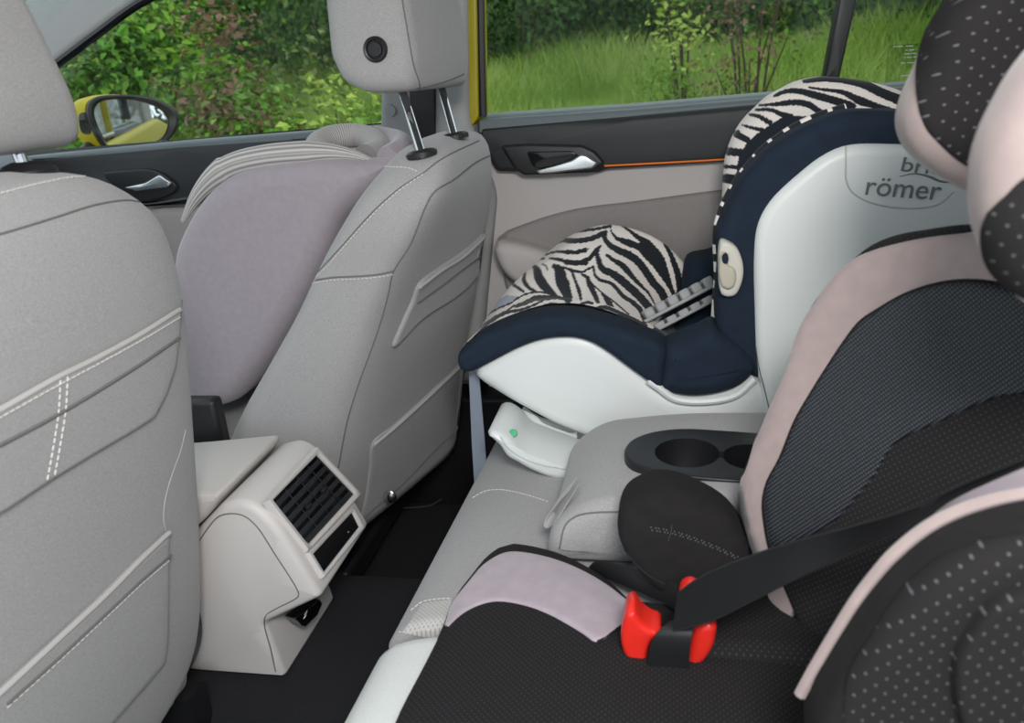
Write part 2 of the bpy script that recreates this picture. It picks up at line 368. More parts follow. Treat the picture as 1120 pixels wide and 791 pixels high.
d_ = dsh.build('dashboard', M_dark2); tag(d_, 'dashboard top with painted grey blue sky reflection beyond the near front headrest', 'dashboard')  # the sky's reflection on the dash top comes from the base colour

struct(MB().box((-.3, 1.672, .33), (2.5, .012, .9)).build('trim_14', M_blk))
# B pillar: grey trim, black belt slot, yellow jamb, black seal
struct(prism(round_poly(XZ([(417, -120), (509, -120), (512, 130), (541, 215), (522, 420), (490, 420), (470, 260), (414, 150)], 1.57), .02), 1.57, 1.66, .02, mp_y).build('trim_6', M_headliner))
struct(prism(round_poly(XZ([(446, 60), (476, 60), (476, 150), (450, 160)], 1.565), .008), 1.562, 1.60, .004, mp_y).build('trim_7', M_blk))
struct(MB().lathe([(.0, 0), (.012, .0), (.012, .004), (0, .005)], P(427, 121, 'y', 1.57), (0, -1, 0)).build('trim_8', M_headliner))
struct(prism(round_poly(XZ([(509, -120), (521, -120), (525, 128), (514, 142)], 1.60), .004), 1.585, 1.68, .004, mp_y).build('trim_9', mat('shaded yellow jamb paint', S(160, 148, 8), .4)))  # jamb yellow darker than the body: its shade is put into the colour
struct(MB().tube(PY([(523, -120), (526, 60), (528, 127)], 1.60), .009, 8).build('trim_10', M_blk))

def door(nm, label_x0, x1, y, belt, ledge):
    r = thing(nm, (label_x0, y, .3)); r['kind'] = 'structure'; return r
# rear door, far side
d2 = thing('door_2', (-.1, 1.64, .2), kind='structure')
zb = lambda x, a=.873, s=.013: a + s * (x + .37)
xa, xb = -.412, .95
prism(round_poly([(xa, .20), (xb, .20), (xb, .80), (xa, .80)], .01), 1.605, 1.68, .008, mp_y).build('door_panel', M_panel, d2)
up = XZ([(527, 141), (700, 126), (840, 113), (1100, 92), (1100, 155), (795, 176), (664, 184), (655, 188), (545, 187), (535, 170)], 1.595)
prism(round_poly(up, .008), 1.575, 1.68, .012, mp_y).build('upper_trim', M_dark, d2)
prism(round_poly(XZ([(527, 130), (700, 118), (840, 106), (1100, 86), (1100, 94), (840, 116), (700, 130), (527, 145)], 1.62), .004), 1.585, 1.67, .010, mp_y).build('belt_ledge', M_dark2, d2)
MB().tube(PY([(530, 126.5), (700, 115), (840, 103), (1100, 83)], 1.640), .0052, 6).build('window_seal', M_sill, d2)
MB().tube(smooth_curve(PY([(661, 181.5), (700, 179.5), (790, 174.5), (950, 163)], 1.574), 20), .0019, 6).build('ambient_light_strip', M_orange, d2)
# swelling lower insert with pull pocket
ins = XZ([(543, 262), (575, 246), (625, 231), (700, 221), (800, 208), (1000, 190), (1000, 420), (700, 420), (560, 330), (547, 285)], 1.585)
prism(smooth_curve(ins, 90, True), 1.585, 1.63, .012, mp_y).build('felt_insert', M_panel2, d2)
arm = XZ([(543, 264), (560, 264), (592, 272), (640, 290), (700, 300), (690, 330), (600, 320), (560, 303), (546, 284)], 1.56)
prism(smooth_curve(arm, 60, True), 1.53, 1.60, .02, mp_y).build('door_armrest', M_panel, d2)
# handle: bezel ring, recess, lever
hb = poly_curve(round_poly(XZ([(549, 159), (578, 157), (637, 158.5), (651, 165), (662, 178), (648, 188), (574, 191), (565, 185)], 1.575), .006), 80)
prism(hb, 1.560, 1.60, .006, mp_y).build('handle_bezel', M_blk, d2)
hr = poly_curve(round_poly(XZ([(576, 166), (625, 165), (633, 170), (612, 181), (589, 184.5), (582, 181)], 1.56), .004), 60)
prism(hr, 1.5575, 1.585, .002, mp_y).build('handle_recess', M_gloss, d2)
hl = XZ([(586, 186.5), (608, 180.5), (625, 175.5), (635, 169), (640, 170), (654, 178), (648, 184), (604, 189), (590, 190)], 1.553)
hn = prism(round_poly(hl, .004), 1.548, 1.556, .003, mp_y).build('door_handle', M_satin, d2)

# front door, far side
d1 = thing('door_1', (-.9, 1.66, .2), kind='structure')
prism(round_poly([(-1.45, .20), (-.455, .20), (-.455, .80), (-1.45, .80)], .01), 1.625, 1.70, .008, mp_y).build('door_panel', M_panel, d1)
up = XZ([(20, 176), (195, 160), (445, 143), (440, 200), (230, 214), (228, 222), (160, 226), (60, 226)], 1.61)
prism(round_poly(up, .008), 1.60, 1.69, .012, mp_y).build('upper_trim', M_dark, d1)
prism(round_poly(XZ([(20, 172), (195, 155), (445, 135), (445, 147), (195, 163), (20, 182)], 1.63), .004), 1.605, 1.69, .010, mp_y).build('belt_ledge', M_dark2, d1)
MB().tube(smooth_curve(PY([(120, 224), (165, 223), (218, 216)], 1.60), 20), .006, 6).build('panel_edge', M_gloss, d1)
hb = smooth_curve(XZ([(115, 190), (135, 186), (168, 185), (184, 192), (196, 204), (190, 212), (150, 220), (130, 205)], 1.60), 50, True)
prism(hb, 1.590, 1.63, .005, mp_y).build('handle_bezel', M_blk, d1)
hl = XZ([(137, 205), (160, 200), (175, 191), (189, 200), (184, 205), (150, 209)], 1.585)
prism(round_poly(hl, .004), 1.580, 1.588, .003, mp_y).build('door_handle', M_satin, d1)
prism(smooth_curve(XZ([(150, 238), (215, 226), (330, 215), (330, 320), (150, 330)], 1.60), 60, True), 1.59, 1.65, .02, mp_y).build('felt_insert', M_panel2, d1)

# window panes, quarter bar, frames above
def pane(n, x0, x1, z0, z1, y, m):
    struct(MB().box(((x0 + x1) / 2, y, (z0 + z1) / 2), (x1 - x0, .005, z1 - z0)).build(n, m, smooth=False))
pane('window_2', -1.5, -.47, .845, 1.36, 1.665, M_glass)
pane('window_3', -.36, .318, .86, 1.36, 1.655, M_glass)
pane('window_4', .322, .95, .86, 1.36, 1.655, M_glass2)
struct(prism(round_poly(XZ([(920, -120), (952, -120), (936, 0), (917, 86), (900, 88), (917, 0)], 1.64), .004), 1.63, 1.67, .004, mp_y).build('trim_11', M_blk))
struct(MB().box((-.2, 1.62, 1.37), (2.6, .09, .06)).build('trim_12', M_headliner, bevel=.01))
struct(MB().box((1.1, 1.62, .75), (.3, .10, 1.2)).build('trim_13', M_headliner, bevel=.01))
stk = tag(thing('window_sticker', P(985, 85, 'y', 1.650)), 'clear square sticker with tiny white print low on the rear quarter window', 'sticker')
MB().box(P(988, 72, 'y', 1.6505), (.060, .0008, .075)).build('film', glass_mat('clear film', (.86, .88, .86)), stk, smooth=False)
lt = MB()
for i, (yy, x0, x1) in enumerate([(51, 974, 999), (55, 990, 1003), (59, 989, 1003), (63, 989, 1002), (69, 985, 1001), (83, 984, 1003)]):
    a, b_ = P(x0, yy, 'y', 1.650), P(x1, yy - .8, 'y', 1.650); k = 9
    for j in range(k):
        if (j * 7 + i) % 5: q = a + (b_ - a) * (j + .4) / k; lt.box(q - A([0, .0009, 0]), ((b_ - a)[0] / k * .7, .0006, .0016))
pr = lt.build('fine_print', mat('faint white print', S(190, 200, 200), .6), stk, smooth=False); pr['kind'] = 'stuff'

# yellow outside skin of the far side (seen in the wing mirror)
bs = tag(thing('car_body', (0, 1.73, .3), kind='structure'))
prism(round_poly([(-1.55, -.12), (1.9, -.10), (1.9, .80), (.9, .885), (-.3, .86), (-1.55, .835)], .03), 1.69, 1.735, .02, mp_y).build('side_panel', M_yellow, bs)
MB().tube(PY([(20, 170), (195, 156), (445, 136)], 1.70), .008, 6).build('side_trim', M_gloss, bs)

# wing mirror
mc = P(145, 132, 'y', 1.86); dn = ray(145, 132); rf = A([.985, -.112, -.015]); rf /= np.linalg.norm(rf)
mn = rf - dn; mn /= np.linalg.norm(mn)
wm = thing('wing_mirror', mc, 'yellow wing mirror in a black frame outside the front door window', 'mirror')
op = lambda pts, k=0.: A([on_plane(a, b_, mc + mn * k, mn) for a, b_ in pts])
fo = [(96, 126), (97, 113), (106, 106), (129, 103.5), (157, 105), (179, 112), (194, 124), (194, 138), (184, 153), (168, 160), (120, 165), (106, 150)]
gl = [(103, 125), (104, 117), (110, 111), (132, 108), (161, 112.5), (178, 121), (185, 132), (179, 150), (161, 158.5), (123, 163), (112, 148)]
F0 = smooth_curve(op(fo), 48, True); G0 = smooth_curve(op(gl), 48, True); fc = F0.mean(0)
mb = MB(); mb.loft([G0 + mn * -.006, G0 + mn * .0, (F0 * .6 + G0 * .4) + mn * .007, F0 + mn * .003, F0 - mn * .012], cap=False); mb.build('mirror_frame', M_blk, wm)
mb = MB(); mb.add(np.vstack([G0 * .98 + fc * .02 - mn * .004]), [tuple(range(48))]); mb.build('mirror_glass', M_mirror, wm, smooth=False)
mb = MB(); side = A([-.02, -.02, 0]); mb.loft([fc + (F0 - fc) * s - mn * k + side * k * 8 for s, k in ((1.0, .010), (1.03, .03), (.98, .07), (.8, .105), (.5, .125), (.1, .13))]); hs = mb.build('housing', M_yellow, wm)
patch(bvh_of(hs), [(87, 125), (91, 123), (95, 124), (98, 135), (99, 146), (95, 147), (90, 145), (87, 135)], .0015, 'indicator_slot', M_gloss, wm)
mb = MB(); mb.tube([mc + A([-.08, -.02, -.05]), mc + A([-.10, -.10, -.09]), mc + A([-.10, -.17, -.10])], .03, 10); mb.build('mirror_foot', M_blk, wm)
# ---------------------------------------------------------------- outside: ground, path, meadow grass, bushes
def gz(x, y):
    y = np.asarray(y, float); return -.35 + np.clip((y - 3.2) / 5.5, 0, 1) ** 1.3 * 1.0 + np.clip((y - 9.6) / 3.5, 0, 1) * 3.0
gx, gy = np.meshgrid(np.linspace(-30, 14, 45), np.r_[np.linspace(-14, 2, 9), np.linspace(2.5, 16, 28)])
gv = np.stack([gx.ravel(), gy.ravel(), gz(gx, gy).ravel()], 1); nx, ny = gx.shape[1], gx.shape[0]
M_soil = mat('mossy soil', S(70, 88, 42), 1., bump=.8, bscale=30, var=.4, vscale=6)
M_road = mat('dusty path', S(150, 138, 122), 1., bump=.5, bscale=60, var=.2, vscale=12)
struct(mesh_obj('ground', gv, [(j * nx + i, j * nx + i + 1, (j + 1) * nx + i + 1, (j + 1) * nx + i) for j in range(ny - 1) for i in range(nx - 1)], M_soil))
struct(MB().box((0, -3.0, -.345), (9, 11, .03)).build('path', mat('pale bounce gravel', S(196, 192, 184), 1., bump=.5, bscale=80, var=.15, vscale=40)))  # unseen pale ground, added to bounce daylight up into the cabin
for k_, (c, w, yaw) in enumerate((((-6.9, 6.9, .33), (1.6, .5, .08), 0.), ((2.6, 7.6, .47), (1.3, .7, .08), .1))):
    cc, sn = math.cos(yaw), math.sin(yaw)
    struct(MB().box(c, w, [[cc, -sn, 0], [sn, cc, 0], [0, 0, 1]]).build('path', M_road))

def leafmat(name, tr=.25):
    m = mat(name, (.1, .3, .05), .65); nt = m.node_tree; a = nt.nodes.new('ShaderNodeVertexColor'); a.layer_name = 'Col'; b = nt.nodes['Principled BSDF']
    t = nt.nodes.new('ShaderNodeBsdfTranslucent'); mx = nt.nodes.new('ShaderNodeMixShader'); mx.inputs[0].default_value = tr
    nt.links.new(a.outputs[0], b.inputs['Base Color']); nt.links.new(a.outputs[0], t.inputs[0]); nt.links.new(b.outputs[0], mx.inputs[1]); nt.links.new(t.outputs[0], mx.inputs[2])
    nt.links.new(mx.outputs[0], nt.nodes['Material Output'].inputs[0]); return m
M_leaf = leafmat('leaf'); M_grass = leafmat('grass blade', .35); M_bark = mat('brown bark', S(84, 70, 56), .95, bump=.6, bscale=60)

def norm(v): return v / (np.linalg.norm(v, axis=-1, keepdims=True) + 1e-9)
def leaves(pos, nrm, size, cols):
    n = len(pos); nrm = norm(nrm); t = norm(np.cross(nrm, norm(rng.normal(size=(n, 3))))); w = np.cross(nrm, t)
    L = size[:, None]; b = pos - t * L * .5; tip = pos + t * L * .5 - nrm * L * .12
    l = pos + w * L * .3 + nrm * L * .1; r = pos - w * L * .3 + nrm * L * .1
    V = np.stack([b, l, tip, r], 1).reshape(-1, 3); i = np.arange(n) * 4
    F = np.concatenate([np.stack([i, i + 1, i + 2], 1), np.stack([i, i + 2, i + 3], 1)])
    return V, F.tolist(), np.repeat(cols, 4, 0)
def bush(name, label, x, y, w, d, h, n, palette, size=.07, group=None, cat='bush', base=None, lowfill=0.):
    z0 = float(gz(x, y)) if base is None else base
    r = thing(name, (x, y, z0), label, cat, group)
    K = max(14, n // 90); u = rng.normal(size=(K, 3)); u = norm(u) * rng.uniform(.25, 1, (K, 1)) ** .4
    cen = u * A([w / 2, d / 2, h / 2 * .95]) + A([x, y, z0 + h * .52])
    if lowfill: cen[:, 2] = np.where(rng.random(K) < lowfill, z0 + rng.uniform(.1, .5, K) * h, cen[:, 2])
    pick = rng.integers(0, K, n); sp = .16 * (w + d + h) / 3
    pos = cen[pick] + rng.normal(size=(n, 3)) * sp * A([.75, .75, .6]); pos[:, 2] = np.maximum(pos[:, 2], z0 + .03)
    nr = norm(pos - A([x, y, z0 + h * .4])) * .9 + rng.normal(size=(n, 3)) * .6 + A([0, 0, .5])
    pal = A(palette); cl = pal[rng.integers(0, len(pal), K)][pick] * rng.uniform(.75, 1.3, (n, 1))
    V, F, C_ = leaves(pos, nr, size * rng.uniform(.6, 1.35, n), cl)
    f = mesh_obj('foliage', V, F, M_leaf, r, smooth=False, col=C_); f['kind'] = 'stuff'
    b = MB()
    for i in range(min(K, 12)):
        e = cen[i]; s = A([x + rng.normal() * .05 * w, y, z0 - .05]); b.tube([s, s * .5 + e * .5 + A([0, 0, .1 * h]), e], [.012, .008, .004], 5)
    b.build('branches', M_bark, r); return r
G_mid = [S(106, 146, 56), S(86, 126, 46), S(128, 166, 68), S(66, 104, 40)]
G_dark = [S(52, 86, 34), S(66, 102, 42), S(42, 72, 30), S(84, 120, 48)]
G_lime = [S(140, 180, 58), S(116, 164, 50), S(160, 190, 76), S(96, 150, 44)]
G_red = [S(128, 92, 72), S(116, 100, 66), S(112, 124, 66), S(138, 110, 86), S(92, 108, 58)]
G_yel = [S(150, 178, 66), S(126, 168, 56), S(170, 190, 84), S(110, 150, 50)]
bush('russet_bush', 'russet brown leaved bush outside the front side window', -2.78, 5.2, 1.15, .8, 1.6, 3400, G_red + G_mid[:1] + G_lime[:2], .065)
bush('leafy_bush', 'lime green low bush just behind the wing mirror', -3.9, 4.7, 1.1, .8, 1.05, 2200, G_lime, .07, group='leafy bushes around the parked car')
bush('leafy_bush', 'bright green broad bush left of the russet bush', -4.9, 6.6, 2.2, 1.2, 1.75, 5200, G_mid + G_lime, .085, group='leafy bushes around the parked car')
bush('leafy_bush', 'mid green bush above the wing mirror under the pillar', -6.9, 7.6, 2.2, 1.4, 2.1, 5000, G_mid, .08, group='leafy bushes around the parked car')
bush('leafy_bush', 'green bush partly hidden by the near front headrest', -8.6, 7.2, 1.8, 1.3, 1.6, 3000, G_mid + G_lime, .08, group='leafy bushes around the parked car')
bush('tall_shrub', 'tall dark shrub at the top left beyond the front window', -8.2, 9.6, 3.0, 1.6, 3.6, 6000, G_dark, .09, cat='shrub', group='tall shrubs behind the leafy bushes')
bush('tall_shrub', 'tall mid green shrub behind the broad bright bush', -5.6, 9.4, 2.6, 1.5, 3.4, 6000, G_mid + G_dark, .09, cat='shrub', group='tall shrubs behind the leafy bushes')
bush('tall_shrub', 'tall dark shrub behind the russet bush', -3.6, 9.0, 2.4, 1.5, 3.2, 6000, G_dark + G_mid[:1], .09, cat='shrub', group='tall shrubs behind the leafy bushes')
bush('leafy_bush', 'small yellow green bush between russet bush and pillar', -1.95, 4.6, .8, .7, 1.15, 1800, G_yel, .06, group='leafy bushes around the parked car')
bush('hedge_bush', 'dark hedge bush at the left end behind the rear window', -1.7, 9.6, 2.2, 1.4, 2.8, 5500, G_dark, .08, group='hedge bushes beyond the meadow')
bush('hedge_bush', 'dark hedge bush in the middle behind the rear window', -.2, 9.8, 2.0, 1.4, 2.9, 5500, G_dark, .08, group='hedge bushes beyond the meadow')
bush('hedge_bush', 'dark hedge bush right of the middle behind the rear window', 1.3, 9.6, 2.0, 1.4, 2.8, 5500, G_dark + G_mid[:1], .08, group='hedge bushes beyond the meadow')
bush('hedge_bush', 'dark hedge bush behind the rear quarter window', 2.9, 9.4, 2.0, 1.4, 3.0, 5000, G_dark, .08, group='hedge bushes beyond the meadow')
bush('hedge_bush', 'dark hedge bush behind the top of the booster headrest', 4.7, 9.4, 2.2, 1.4, 3.0, 2500, G_dark, .08, group='hedge bushes beyond the meadow')
bush('hedge_bush', 'dark hedge bush at the far left beyond the windscreen', -11.2, 9.6, 3.0, 1.6, 3.6, 4000, G_dark, .1, group='hedge bushes beyond the meadow')
bush('leafy_bush', 'green bush far behind the car mirrored in the wing mirror', 8.5, 3.4, 2.6, 2.2, 2.6, 2500, G_mid, .12, group='leafy bushes around the parked car')
bush('leafy_bush', 'dark bush beside the added gravel mirrored in the wing mirror', 11.5, 1.2, 3.0, 2.4, 3.4, 2500, G_dark, .14, group='leafy bushes around the parked car')
bush('reddish_sapling', 'thin reddish brown sapling in the grass behind the rear window', .55, 6.0, .7, .5, 1.9, 800, G_red, .05, cat='sapling')
bush('leafy_sapling', 'slim pale green sapling in the grass beside the reddish one', .12, 6.6, .6, .5, 1.7, 900, G_yel, .06, cat='sapling')

def grass(n, xr, yr, h, pal, name):
    x = rng.uniform(*xr, n); y = yr[0] + (yr[1] - yr[0]) * rng.random(n); z = gz(x, y)
    a = rng.uniform(0, 2 * math.pi, n); H = h * rng.uniform(.5, 1.15, n) * (1 + .25 * np.sin(x * 2.1) * np.cos(y * 1.7)); ln = rng.normal(size=(n, 2)) * .34 * H[:, None]
    wd = rng.uniform(.003, .009, n) * (y / 4.5) ** .5; c, s = np.cos(a) * wd, np.sin(a) * wd
    B = np.stack([x, y, z], 1); o = np.stack([c, s, 0 * c], 1); T = B + np.stack([ln[:, 0], ln[:, 1], H], 1); Mi = B + np.stack([ln[:, 0] * .35, ln[:, 1] * .35, H * .6], 1)
    V = np.stack([B - o, B + o, Mi + o * .7, Mi - o * .7, T], 1).reshape(-1, 3); i = np.arange(n) * 5
    F = [(k, k + 1, k + 2, k + 3) for k in i.tolist()] + [(k + 3, k + 2, k + 4) for k in i.tolist()]
    pal = A(pal); clump = ((np.sin(x * 3.3 + y) + np.cos(y * 2.9 - x)) * .5 + rng.normal(size=n) * .5); idx = np.clip(((clump + 1.4) / 2.8 * len(pal)).astype(int), 0, len(pal) - 1)
    o_ = mesh_obj(name, V, F, M_grass, smooth=False, col=np.repeat(pal[idx] * rng.uniform(.8, 1.25, (n, 1)), 5, 0))
    return tag(o_, 'tall bright meadow grass growing beyond the car windows', 'grass', kind='stuff')
grass(95000, (-5.5, 3.6), (3.4, 9.2), .56, [S(122, 156, 62), S(140, 172, 72), S(156, 184, 84), S(170, 192, 100), S(186, 200, 124)], 'meadow_grass')
# ---------------------------------------------------------------- front seats
def ring(z, xr, xf, y0, y1, sh=0., yr=0., e=4.5, n=96):
    g = np.linspace(0, 2 * math.pi, n, endpoint=False); sg = lambda q: np.sign(q) * np.abs(q) ** (2 / e)
    y = (y0 + y1) / 2 + (y1 - y0) / 2 * sg(np.sin(g)); x = (xr + xf) / 2 + (xr - xf) / 2 * sg(np.cos(g)) + sh * (y - yr)
    return np.stack([x, y, np.full(n, z)], 1)
def seat_back(rows, parent, sh, yr, nm='seat_back', n=40):
    R = smooth_curve(A(rows), n); mb = MB()
    rings = [ring(*r[:5], r[5] if len(r) > 5 else sh, yr) for r in R]; c = rings[-1].mean(0)
    mb.loft(rings + [c + (rings[-1] - c) * .8 + A([0, 0, .004]), c + (rings[-1] - c) * .4 + A([0, 0, .006])])
    return mb.build(nm, M_seat, parent, ang=180)

# near front seat (the driver's)
ds = thing('front_seat', (-.68, .55, 0), 'grey cloth near front seat seen from behind with pockets, filling the left edge', 'car seat', 'front seats')
sb = seat_back([(.205, -.640, -.78, .40, .68), (.218, -.632, -.80, .35, .735), (.245, -.624, -.80, .31, .770), (.29, -.613, -.80, .295, .785), (.40, -.590, -.77, .29, .790), (.586, -.556, -.73, .29, .790), (.70, -.538, -.70, .29, .790),
                (.77, -.532, -.68, .295, .787), (.83, -.535, -.665, .32, .775), (.87, -.545, -.655, .365, .735), (.893, -.56, -.645, .42, .685), (.899, -.575, -.63, .46, .64)], ds, 0., 0.)
B = bvh_of(sb)
seam(B, [(-30, 262), (0, 256), (60, 238), (105, 224), (140, 219), (152, 221)], .0011, 'seam', M_seam, ds)
stitch(B, [(-20, 216), (0, 212), (40, 202), (75, 195), (105, 193)], 'stitching', M_thread, ds)
seam(B, [(198, 250), (199, 290), (198, 340), (190, 400), (181, 430), (172, 450)], .0012, 'seam', M_seam, ds)
# upper pocket
up = [(-80, 488), (-40, 466), (0, 446), (40, 424), (60, 412), (100, 392), (150, 366), (196, 337), (195, 360), (190, 400), (180, 430), (167, 455), (140, 472), (100, 495), (50, 525), (0, 558), (-40, 580), (-80, 600)]
pk = patch(B, up, .006, 'pocket', M_seat, ds, closed_smooth=False, n=140, edge=.2)
PB = sb_off = bvh_of(sb)
MB().tube(line_on(PB, [(-60, 477), (0, 445), (57, 413), (100, 392), (150, 365), (192, 339)], 60, .0045), .0030, 8).build('pocket_hem', M_hem, pk)
stitch(PB, [(-40, 474), (0, 452), (60, 419), (100, 398), (150, 371), (194, 345)], 'stitching', M_thread, pk, off=0.0065)
seam(PB, [(-60, 512), (0, 482), (50, 456), (100, 427), (150, 396), (190, 369)], .0016, 'pocket_seam', M_seam, pk, off=0.0065)
for dx in (0, 8): stitch(PB, [(59 + dx, 415 - dx * .5), (57 + dx, 450 - dx * .5), (51 + dx, 490 - dx * .5), (44 + dx, 528 - dx * .5)], 'stitching', M_thread, pk, off=0.0065)
# lower pocket
lo = [(-80, 818), (-40, 786), (0, 751), (60, 697), (110, 650), (150, 610), (182, 581), (182, 640), (181, 700), (178, 724), (120, 790), (60, 840), (0, 880), (-80, 920)]
pk2 = patch(B, lo, .007, 'pocket', M_seat, ds, closed_smooth=False, n=120, edge=.2)
PB = bvh_of(sb)
MB().tube(line_on(PB, [(-40, 786), (0, 751), (60, 696), (110, 650), (150, 610), (180, 582)], 60, .0055), .0032, 8).build('pocket_hem', M_hem, pk2)
seam(PB, [(0, 768), (60, 715), (110, 669), (150, 632), (181, 606)], .0016, 'pocket_seam', M_seam, pk2, off=0.0075)
stitch(PB, [(0, 772), (60, 719), (110, 673), (150, 636), (181, 610)], 'stitching', M_thread, pk2, off=0.0075)
seam(B, [(203, 470), (198, 492), (188, 520), (181, 545), (179, 570), (183, 584), (182, 640), (181, 700), (180, 720)], .0010, "seam", M_hem, ds, off=-.0004)
# headrest and posts
hp = round_poly([(-.705, .925), (-.585, .915), (-.572, .96), (-.585, 1.10), (-.62, 1.125), (-.69, 1.12), (-.715, 1.04)], .03)
def hmap(c, k): return lambda u, v, a: (u, c + (a - c) * (1 - k * (v - .92)), v)
prism(smooth_curve(hp, 60, True), .405, .737, .035, hmap(.57, 1.5), dome=.006).build('headrest', M_seat, ds, ang=180)
for y in (.50, .655):
    MB().tube([(-.605, y, .895), (-.612, y, .955)], .0065, 12).build('headrest_post', M_chrome, ds)
    MB().lathe([(0, .012), (.012, .012), (.020, .009), (.026, .004), (.026, -.004)], (-.603, y, .897)).build('post_guide', M_blk, ds)
# lower trim, cushion
tr = smooth_curve([P(a, b, 'y', .79) for a, b in [(214, 655), (222, 680), (219, 710), (203, 740), (181, 768), (174, 760), (176, 740), (198, 722), (212, 695)]], 50, True)
prism(tr[:, [0, 2]], .755, .793, .008, mp_y).build('side_trim', M_blk, ds)
prism(round_poly(XZ([(178, 742), (174, 762), (120, 830), (60, 900), (0, 960), (-90, 960), (100, 790)], .78), .02), .31, .785, .03, mp_y).build('back_base', M_seat, ds)
prism(round_poly([(-1.22, .20), (-.66, .16), (-.68, .33), (-.80, .37), (-1.16, .40), (-1.24, .33)], .05), .30, .785, .04, mp_y).build('seat_cushion', M_seat, ds)
for y in (.36, .74): MB().box((-.95, y, .09), (.6, .04, .18)).build('seat_rail', M_blk, ds)

# far front seat (the passenger's)
ps = thing('front_seat', (-.7, 1.3, 0), 'grey cloth far front seat leaning back beyond the centre console', 'car seat', 'front seats')
prow = [(.185, -.584, -.90, 1.05, 1.54, .30), (.25, -.562, -.85, 1.045, 1.545, .27), (.34, -.530, -.80, 1.045, 1.545, .24), (.436, -.498, -.742, 1.047, 1.54, .21), (.55, -.452, -.652, 1.05, 1.54, .17), (.62, -.423, -.597, 1.055, 1.535, .13), (.69, -.382, -.550, 1.06, 1.53, .09),
        (.75, -.340, -.503, 1.06, 1.52, .03), (.80, -.310, -.460, 1.07, 1.51, -.03), (.835, -.305, -.425, 1.10, 1.495, -.05), (.855, -.315, -.405, 1.135, 1.47, -.05), (.863, -.33, -.39, 1.17, 1.44, -.05)]
sb2 = seat_back(prow, ps, .11, 1.06); B2 = bvh_of(sb2)
seam(B2, [(540, 168), (520, 178), (497, 196), (475, 210), (466, 225), (449, 267), (430, 298), (425, 320), (417, 350), (405, 385), (394, 415), (380, 460), (370, 512)], .0014, 'seam', M_seam, ps, 80)
seam(B2, [(524, 154), (500, 165), (480, 176), (462, 190), (440, 204), (418, 222), (400, 240), (375, 268), (355, 290), (340, 306)], .0012, 'seam', M_seam, ps, 60)
stitch(B2, [(463, 191), (440, 206), (420, 223), (400, 243), (378, 268), (360, 290), (345, 304)], 'stitching', M_thread, ps)
stitch(B2, [(404, 187), (415, 183), (430, 183), (446, 184), (460, 189)], 'stitching', M_thread, ps)
seam(B2, [(432, 296), (415, 300), (395, 302), (360, 304), (340, 308), (330, 311)], .0014, 'seam', M_seam, ps)
stitch(B2, [(430, 300), (415, 303), (395, 305), (360, 307), (340, 311), (330, 314), (320, 325)], 'stitching', M_thread, ps)
p1 = patch(B2, [(457, 310), (480, 292), (500, 279), (520, 263), (538, 245), (537, 262), (530, 285), (514, 310), (495, 326), (475, 338), (455, 352), (436, 372), (428, 380), (440, 350), (450, 328)], .006, 'pocket', M_seat, ps, n=90)
PB2 = B2
MB().tube(line_on(PB2, [(456, 312), (480, 294), (500, 282), (520, 265), (539, 246)], 40, .006), .0035, 8).build('pocket_hem', M_hem, p1)
seam(PB2, [(453, 330), (480, 311), (500, 296), (522, 280), (536, 266)], .0016, 'pocket_seam', M_seam, p1, off=0.0065)
p2 = patch(B2, [(407, 484), (430, 465), (460, 438), (490, 410), (512, 391), (512, 420), (508, 450), (500, 470), (480, 488), (440, 530), (405, 560), (396, 568), (400, 540), (404, 510)], .0035, 'pocket', M_seat, ps, n=90)
PB2 = B2
MB().tube(line_on(PB2, [(407, 486), (430, 467), (460, 440), (490, 412), (511, 392)], 40, .0035), .0035, 8).build('pocket_hem', M_hem, p2)
seam(PB2, [(406, 496), (404, 520), (399, 550), (395, 565)], .0012, 'seam', M_hem, ps)
hq = [(-.5, 1.09), (-.503, 1.0), (-.488, .962), (-.455, .944), (-.415, .940), (-.374, .943), (-.366, .99), (-.372, 1.07), (-.385, 1.13), (-.42, 1.15), (-.48, 1.14)]
sh2 = .10
hr2 = prism(smooth_curve(round_poly(hq, .012), 70, True), 1.165, 1.435, .028, lambda u, v, a: (u + sh2 * (a - 1.17), 1.3 + (a - 1.3) * (1 - .45 * (v - .95)), v), dome=.004).build('headrest', M_seat, ps, ang=180)
BH = bvh_of(hr2)
bc = hit(BH, 411, 54); bn = A([.02, -1, -.03])
MB().lathe([(0, .004), (.010, .004), (.0112, .001), (.0125, .001), (.0135, .005), (.016, .006), (.018, .004), (.0185, -.004)], bc, bn, 32).build('headrest_button', M_blk, hr2)
seam(BH, [(437, -40), (440, 0), (445, 30), (452, 70), (459, 96), (455, 100)], .0013, 'seam', M_seam, hr2)
seam(BH, [(356, 40), (362, 68), (375, 88), (396, 98), (430, 99), (455, 97), (485, 90), (512, 79)], .0013, 'seam', M_seam, hr2)
for (a, b_), (c, d), y in (((461, 168), (439, 97), 1.21), ((497, 149), (481, 90), 1.38)):
    g0 = hit(B2, a, b_); g1 = P(c, d, 'y', 1.225 if a < 470 else 1.385); g1 = g0 + (g1 - g0) * 1.05
    MB().tube([g0 - (g1 - g0) * .1, g1], .0072, 14).build('headrest_post', M_chrome, ps)
    MB().lathe([(0, .005), (.012, .005), (.019, .004), (.0235, .001), (.0235, -.006)], g0 + A([0, 0, .001]), (-.12, 0, 1)).build('post_guide', M_blk, ps)
prism(round_poly([(-1.35, .18), (-.76, .14), (-.80, .33), (-.90, .37), (-1.28, .41), (-1.38, .33)], .05), 1.05, 1.55, .04, mp_y).build('seat_cushion', M_seat, ps)
for y in (1.12, 1.48): MB().box((-.98, y, .09), (.62, .04, .18)).build('seat_rail', M_blk, ps)
